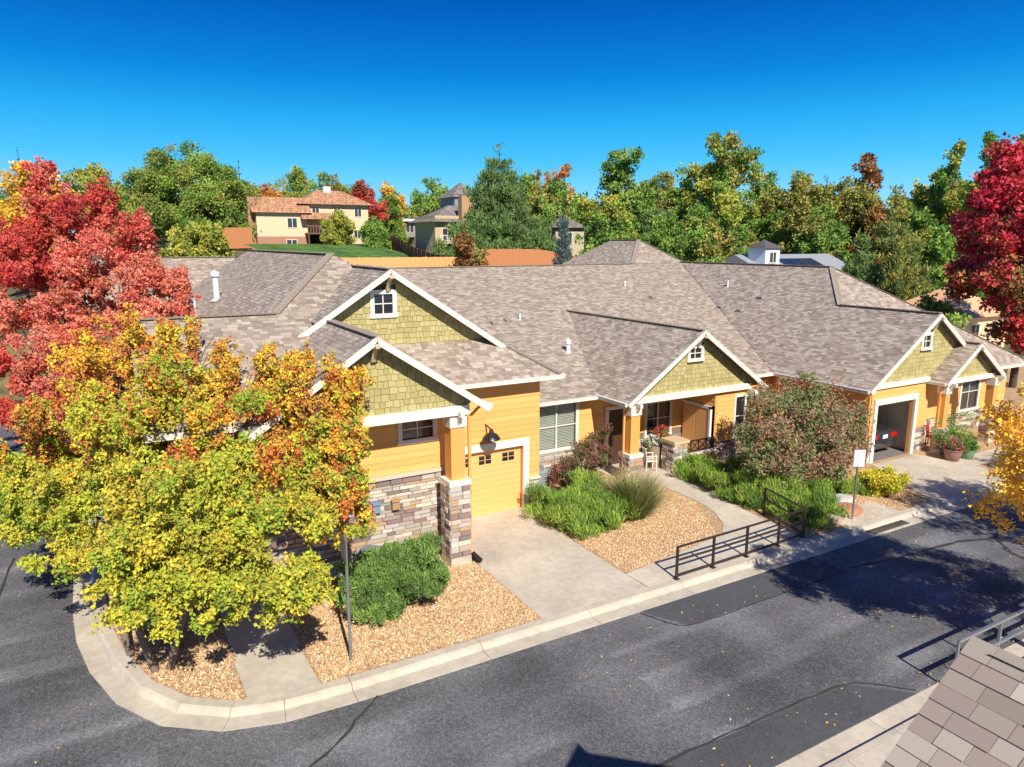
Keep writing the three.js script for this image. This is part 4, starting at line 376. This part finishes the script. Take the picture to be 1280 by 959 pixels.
function chair(x, z, ry, c, label) { const t = thing('porch_chair', label, 'chair', [x, .03, z], ry); const m = M(...c, .5); box('seat', t, m, [0, .42, 0], [.48, .04, .46]); for (const sx of [-.21, .21]) for (const sz of [-.2, .2]) box('leg', t, m, [sx, .21, sz], [.04, .42, .04]); for (let i = 0; i < 5; i++) box('back_slat', t, m, [-.2 + i * .1, .68, -.22], [.06, .5, .025], 0, 0, -.15); for (const sx of [-.24, .24]) { box('armrest', t, m, [sx, .64, 0], [.05, .03, .46]); box('arm_post', t, m, [sx, .53, .18], [.04, .22, .04]); } }
chair(18.1, -20.9, 1.2, [222, 212, 196], 'cream plastic armchair on the porch beside the stone pier'); chair(31.3, -17.4, .3, [200, 40, 44], 'red chair on the far porch');
{ // car in the open garage, tail to the street
  const t = thing('parked_car', 'dark grey sedan parked inside the open garage, tail lights outward', 'car', [28.25, .02, -20.0]); const paint = new THREE.MeshPhysicalMaterial({ color: lin(58, 60, 66), roughness: .35, metalness: .4, clearcoat: 1 });
  const s = new THREE.Shape(); s.moveTo(2.2, .28); s.lineTo(2.25, .55); s.quadraticCurveTo(2.24, .92, 2.1, .95); s.lineTo(1.45, 1.0); s.quadraticCurveTo(.9, 1.4, .3, 1.42); s.lineTo(-.5, 1.4); s.quadraticCurveTo(-1.0, 1.1, -1.25, .95); s.lineTo(-2.1, .82); s.quadraticCurveTo(-2.25, .7, -2.25, .3); s.lineTo(2.2, .28); const g = new THREE.ExtrudeGeometry(s, { depth: 1.56, bevelEnabled: true, bevelThickness: .1, bevelSize: .06, bevelSegments: 3, curveSegments: 10 }); g.translate(0, 0, -.78); g.rotateY(-Math.PI / 2); mesh('body', g, paint, t);
  for (const sx of [-1, 1]) { const l = merged('tail_light', [bgeo([sx * .66, .8, 2.26], [.4, .18, .1])], new THREE.MeshPhysicalMaterial({ color: lin(190, 20, 24), roughness: .2, clearcoat: 1 }), t); for (const z of [1.35, -1.4]) { const w = mesh('wheel', new THREE.CylinderGeometry(.32, .32, .22, 20), darkM, t); w.rotation.z = Math.PI / 2; w.position.set(sx * .8, .31, z); const rim = mesh('rim', new THREE.CylinderGeometry(.2, .2, .24, 14), metalG, w); } }
  box('licence_plate', t, M(230, 230, 232, .5), [0, .78, 2.33], [.32, .16, .02]); box('bumper', t, paint, [0, .42, 2.26], [1.66, .26, .16]); const rw = box('rear_window', t, glassDark, [0, 1.2, 1.2], [1.3, .42, .03], 0, 0, -.95); }
// ---------- near roof, below the camera ----------
{ const N = thing('near_building', 'neighbouring building with large weathered shingles seen from above', 'building'); const pit = .72, xr = 5.61, yr = 5.8, xe = 1.9, ye = yr - pit * (xr - xe); roofSlope(N, [[xr, yr, -2.67], [xr, yr, 7], [xe, ye, 7], [xe, ye, -2.67]], { indiv: 260, exp: .15, wmin: .17, wmax: .33 }); roofSlope(N, [[xr, yr, -2.5], [xr, yr, 7], [2 * xr - xe, ye, 7], [2 * xr - xe, ye, -2.5]], {}); const w = wall(N, [0, 0, -2.1], 0, [[xe + .4, -.1], [2 * xr - xe - .4, -.1], [2 * xr - xe - .4, ye + .2], [xr, yr - .15], [xe + .4, ye + .2]], .15, orangeTrim); wall(N, [xe + .4, 0, -2.1], -Math.PI / 2, [[0, -.1], [9, -.1], [9, ye + .2], [0, ye + .2]], .15, orangeTrim); }
// ---------- houses and fences behind ----------
const tanW = M(224, 198, 160, .85), brickW = M(176, 128, 104, .95), terra = M(190, 128, 84, .9), greyRoof = M(120, 112, 108, .9), winM = M(60, 66, 72, .2), creamTrim = M(232, 222, 204, .7);
function hipRoof(parent, x0, x1, z0, z1, ye, yp, mat, o = .5, gableEnds = false, name = 'roof') { x0 -= o; x1 += o; z0 -= o; z1 += o; const d = (z1 - z0) / 2, zc = (z0 + z1) / 2, in_ = gableEnds ? 0 : Math.min(d, (x1 - x0) / 2 - .1); const a = [x0, ye, z0], b = [x1, ye, z0], c = [x1, ye, z1], e = [x0, ye, z1], p = [x0 + in_, yp, zc], q = [x1 - in_, yp, zc]; const tri = [a, p, q, a, q, b, e, c, q, e, q, p, a, e, p, b, q, c, a, b, c, a, c, e]; const g = new THREE.BufferGeometry(); g.setAttribute('position', new THREE.Float32BufferAttribute(tri.flat(), 3)); g.setAttribute('uv', new THREE.Float32BufferAttribute(tri.flatMap(t => [t[0], t[2] + t[1]]), 2)); g.computeVertexNormals(); return mesh(name, g, mat, parent); }
const tileTex = (r, g, b, s) => noiseTex(256, 3, (u, v) => { const row = (v * 15 | 0), k = hash2(u * 14 | 0, row, s), f = hash2(u * 256 | 0, v * 256 | 0, s); const m = .82 + k * .3 + (f - .5) * .12 - ((v * 15) % 1 < .16 ? .25 : 0); return [r * m, g * m, b * m]; });
terra.map = tileTex(186, 136, 100, 3); terra.color.set(0xffffff); greyRoof.map = tileTex(132, 122, 114, 5); greyRoof.color.set(0xffffff);
function win(parent, x, y, z, w, h) { const f = box('window', parent, creamTrim, [x, y, z], [w + .16, h + .16, .08]); const p = mesh('pane', unit, winM, f); p.position.set(0, 0, .5); p.scale.set(w / (w + .16), h / (h + .16), .3); const m = mesh('mullion', unit, creamTrim, f); m.position.set(0, 0, .7); m.scale.set(.06, 1, .4); }
{ const y = 7.9, t = thing('tan_house', 'two-storey tan house with terracotta roof and brick chimney on the hill', 'house', [0, 0, 0]);
  box('wall', t, tanW, [21.3, y + 3.4, -103], [6.6, 3.2, 6]); box('brick_base', t, brickW, [21.3, y + .7, -103], [6.66, 2.2, 6.06]); hipRoof(t, 18, 24.6, -106, -100, y + 4.9, y + 7.1, terra, .6, true); box('wall', t, tanW, [29, y + 3, -104.5], [9.4, 6.6, 6]); hipRoof(t, 24.3, 33.7, -107.5, -101.5, y + 6.2, y + 8.3, terra, .7); hipRoof(t, 24, 27.5, -101.4, -99, y + 4.1, y + 5, terra, .3, true, 'porch_roof');
  box('chimney', t, brickW, [17.6, y + 3.4, -101.5], [.9, 7, 1.2]); box('cooler', t, M(220, 220, 216, .5), [28.6, y + 8.3, -104.4], [1, 1, 1]); for (const [x, yy, w, h] of [[22.6, 3.6, 1.2, 1.2], [22.4, .8, 1.3, 1.1]]) win(t, x, y + yy, -99.98, w, h); for (const [x, yy] of [[26.2, 5.2], [29.2, 5.2], [32.2, 5.2], [32, 2.2]]) win(t, x, y + yy, -101.47, .9, 1.1);
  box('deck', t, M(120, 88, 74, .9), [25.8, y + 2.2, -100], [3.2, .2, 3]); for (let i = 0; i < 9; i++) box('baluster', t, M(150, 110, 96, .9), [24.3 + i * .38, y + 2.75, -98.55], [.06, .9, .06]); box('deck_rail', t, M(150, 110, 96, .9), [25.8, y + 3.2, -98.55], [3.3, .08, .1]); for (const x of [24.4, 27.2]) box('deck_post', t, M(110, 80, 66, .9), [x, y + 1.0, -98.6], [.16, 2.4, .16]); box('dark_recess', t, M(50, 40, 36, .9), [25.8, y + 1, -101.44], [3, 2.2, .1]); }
{ const y = 8.0, t = thing('chimney_house', 'grey roofed house with tall stone chimney and white deck behind the pine', 'house'); box('wall', t, M(196, 172, 134, .85), [39.5, y + 1.7, -79], [13, 4.4, 6]); hipRoof(t, 33, 46, -82, -76, y + 3.2, y + 5.2, greyRoof, .7); box('wall', t, M(134, 142, 152, .85), [38.6, y + 4.4, -81], [3.4, 4, 4]); hipRoof(t, 36.9, 40.3, -83, -79, y + 6.2, y + 8, greyRoof, .3); box('chimney', t, M(184, 148, 108, .95), [36.7, y + 3, -75.6], [1.5, 6.2, 1]); hipRoof(t, 46, 50, -76, -71, y + 2.6, y + 4.2, greyRoof, .5); box('wall', t, M(190, 176, 150, .85), [48, y + 1, -73.5], [4, 3.4, 5]); for (let i = 0; i < 12; i++) box('baluster', t, creamTrim, [33 + i * .36, y + 1.2, -74.6], [.06, .9, .06]); box('deck_rail', t, creamTrim, [35, y + 1.7, -74.6], [4.2, .08, .1]); box('deck', t, M(150, 140, 130, .9), [35, y + .7, -75.4], [4.2, .15, 1.6]); for (const x of [34.5, 41, 44]) win(t, x, y + 1.8, -75.95, 1.2, 1.3); win(t, 47.5, y + 1.4, -70.95, 1.4, 1.2); }
{ const t = thing('distant_house', 'low pale flat-roofed house far up the ridge', 'house', [57, hill(57, -140) + 2.5, -140]); box('wall', t, M(150, 140, 130, .9), [0, 2.2, 0], [12, 3, 6]); box('roof', t, M(210, 208, 204, .8), [0, 4, 0], [14, .5, 8]); for (const x of [-3, 1, 4]) win(t, x, 2.4, 3.02, 1.6, 1.4); }
{ const t = thing('brown_roof_house', 'brown hip roofed house between the poplar and olive tree', 'house', [73.5, 0, -64]); box('wall', t, M(96, 66, 54, .9), [0, 8.4, 0], [8, 4.4, 7]); hipRoof(t, -4, 4, -3.5, 3.5, 10.4, 12.2, greyRoof, .7); win(t, -1, 9, 3.52, 1.4, 1.2); win(t, 2, 9, 3.52, 1.2, 1.2); box('porch_roof', t, M(226, 226, 224, .6), [0, 8.2, 5], [8, .3, 3]); }
{ const y0 = 3.2, t = thing('solar_roof_house', 'house with low grey roof carrying dark solar panels and white dormer', 'house', [52, y0, -43.5]); box('wall', t, M(206, 204, 198, .8), [0, 1.5, 0], [11, 3, 7]); hipRoof(t, -5.5, 5.5, -3.5, 3.5, 3, 4.7, M(150, 152, 156, .7), .5, true); for (let i = 0; i < 4; i++) { const p = box('solar_panel', t, M(40, 48, 66, .2), [-1.6 + i * 1.15, 4.0, 1.75], [1.05, .06, 1.7], 0, 0, .4); } box('dormer', t, M(214, 222, 228, .7), [-4.2, 4.5, 1.5], [1.7, 1.5, 1.8]); hipRoof(t, -5.05, -3.35, .6, 2.4, 5.25, 5.9, M(90, 84, 82, .8), .2); win(t, -4.2, 4.5, 2.42, .7, .8); win(t, 2, 1.6, 3.52, 1.2, 1.2); }
{ const t = thing('terracotta_house', 'house with pale terracotta roof beyond the far wing', 'house', [57.5, 1, -32]); box('wall', t, tanW, [0, 1.2, 0], [6, 2.6, 6]); hipRoof(t, -3, 3, -3, 3, 2.5, 4.6, M(222, 170, 128, .85), .5); win(t, -1.5, 1.4, 3.02, 1, 1); win(t, 1.2, 1.4, 3.02, 1, 1); }
{ const t = thing('brown_gable_house', 'brown roofed house at the left edge beyond the side street', 'house', [-13, 1.5, -72]); box('wall', t, M(190, 160, 130, .9), [0, 2.5, 0], [10, 5, 8]); hipRoof(t, -5, 5, -4, 4, 5, 7.6, M(140, 104, 84, .9), .5); win(t, -2, 2.6, 4.02, 1.2, 1.2); win(t, 2, 2.6, 4.02, 1.2, 1.2); }
function fence(name, label, pts, h, mat, group) { const t = thing(name, label, 'fence', [0, 0, 0], 0, group); const gs = [], r = rng(pts[0][0] | 0); for (let i = 0; i + 1 < pts.length; i++) { const a = pts[i], b = pts[i + 1], L = Math.hypot(b[0] - a[0], b[1] - a[1]), n = L / .15 | 0, ry = -Math.atan2(b[1] - a[1], b[0] - a[0]); for (let k = 0; k < n; k++) { const f = k / n, x = a[0] + (b[0] - a[0]) * f, z = a[1] + (b[1] - a[1]) * f, y = hill(x, z) - .25; gs.push(bgeo([x, y + h / 2 + r() * .03, z], [.138, h, .025], [0, ry, 0])); } for (let k = 0; k <= L / 2.4; k++) { const f = Math.min(1, k * 2.4 / L), x = a[0] + (b[0] - a[0]) * f, z = a[1] + (b[1] - a[1]) * f; box('fence_post', t, mat, [x, hill(x, z) + h / 2 - .25, z - .08], [.1, h + .1, .1]); } } const p = merged('pickets', gs, mat, t); p.userData.kind = 'stuff'; }
const woodT = M(226, 170, 108, .9), woodO = M(196, 130, 84, .9), woodB = M(130, 82, 60, .9);
fence('picket_fence', 'pale tan wooden fence directly behind the main roof', [[14, -60], [22, -58.5], [28, -57.6]], 1.9, woodT, 'wooden fences'); fence('picket_fence', 'orange wooden fence behind the rust shrub', [[28, -57.6], [45, -57.4]], 2.6, woodO, 'wooden fences'); fence('picket_fence', 'dark brown wooden fence climbing the lawn', [[26.5, -58.6], [30, -75], [34, -93]], 2.0, woodB, 'wooden fences'); fence('picket_fence', 'orange fence beyond the solar panel roof', [[54, -50], [63, -47]], 2.6, woodO, 'wooden fences'); fence('picket_fence', 'orange brown fence left of the tan house', [[10, -96], [17, -98]], 2.6, woodO, 'wooden fences');
{ const g = new THREE.PlaneGeometry(16, 38, 24, 40); g.rotateX(-Math.PI / 2); g.translate(23.5, 0, -77); const p = g.attributes.position, uv = g.attributes.uv; for (let i = 0; i < p.count; i++) { const x = p.getX(i), z = p.getZ(i); p.setY(i, hill(x, z) + .4); uv.setXY(i, x, -z); } g.computeVertexNormals(); struct(mesh('lawn', g, grassM, scene)); }
renderer.render(scene, camera);
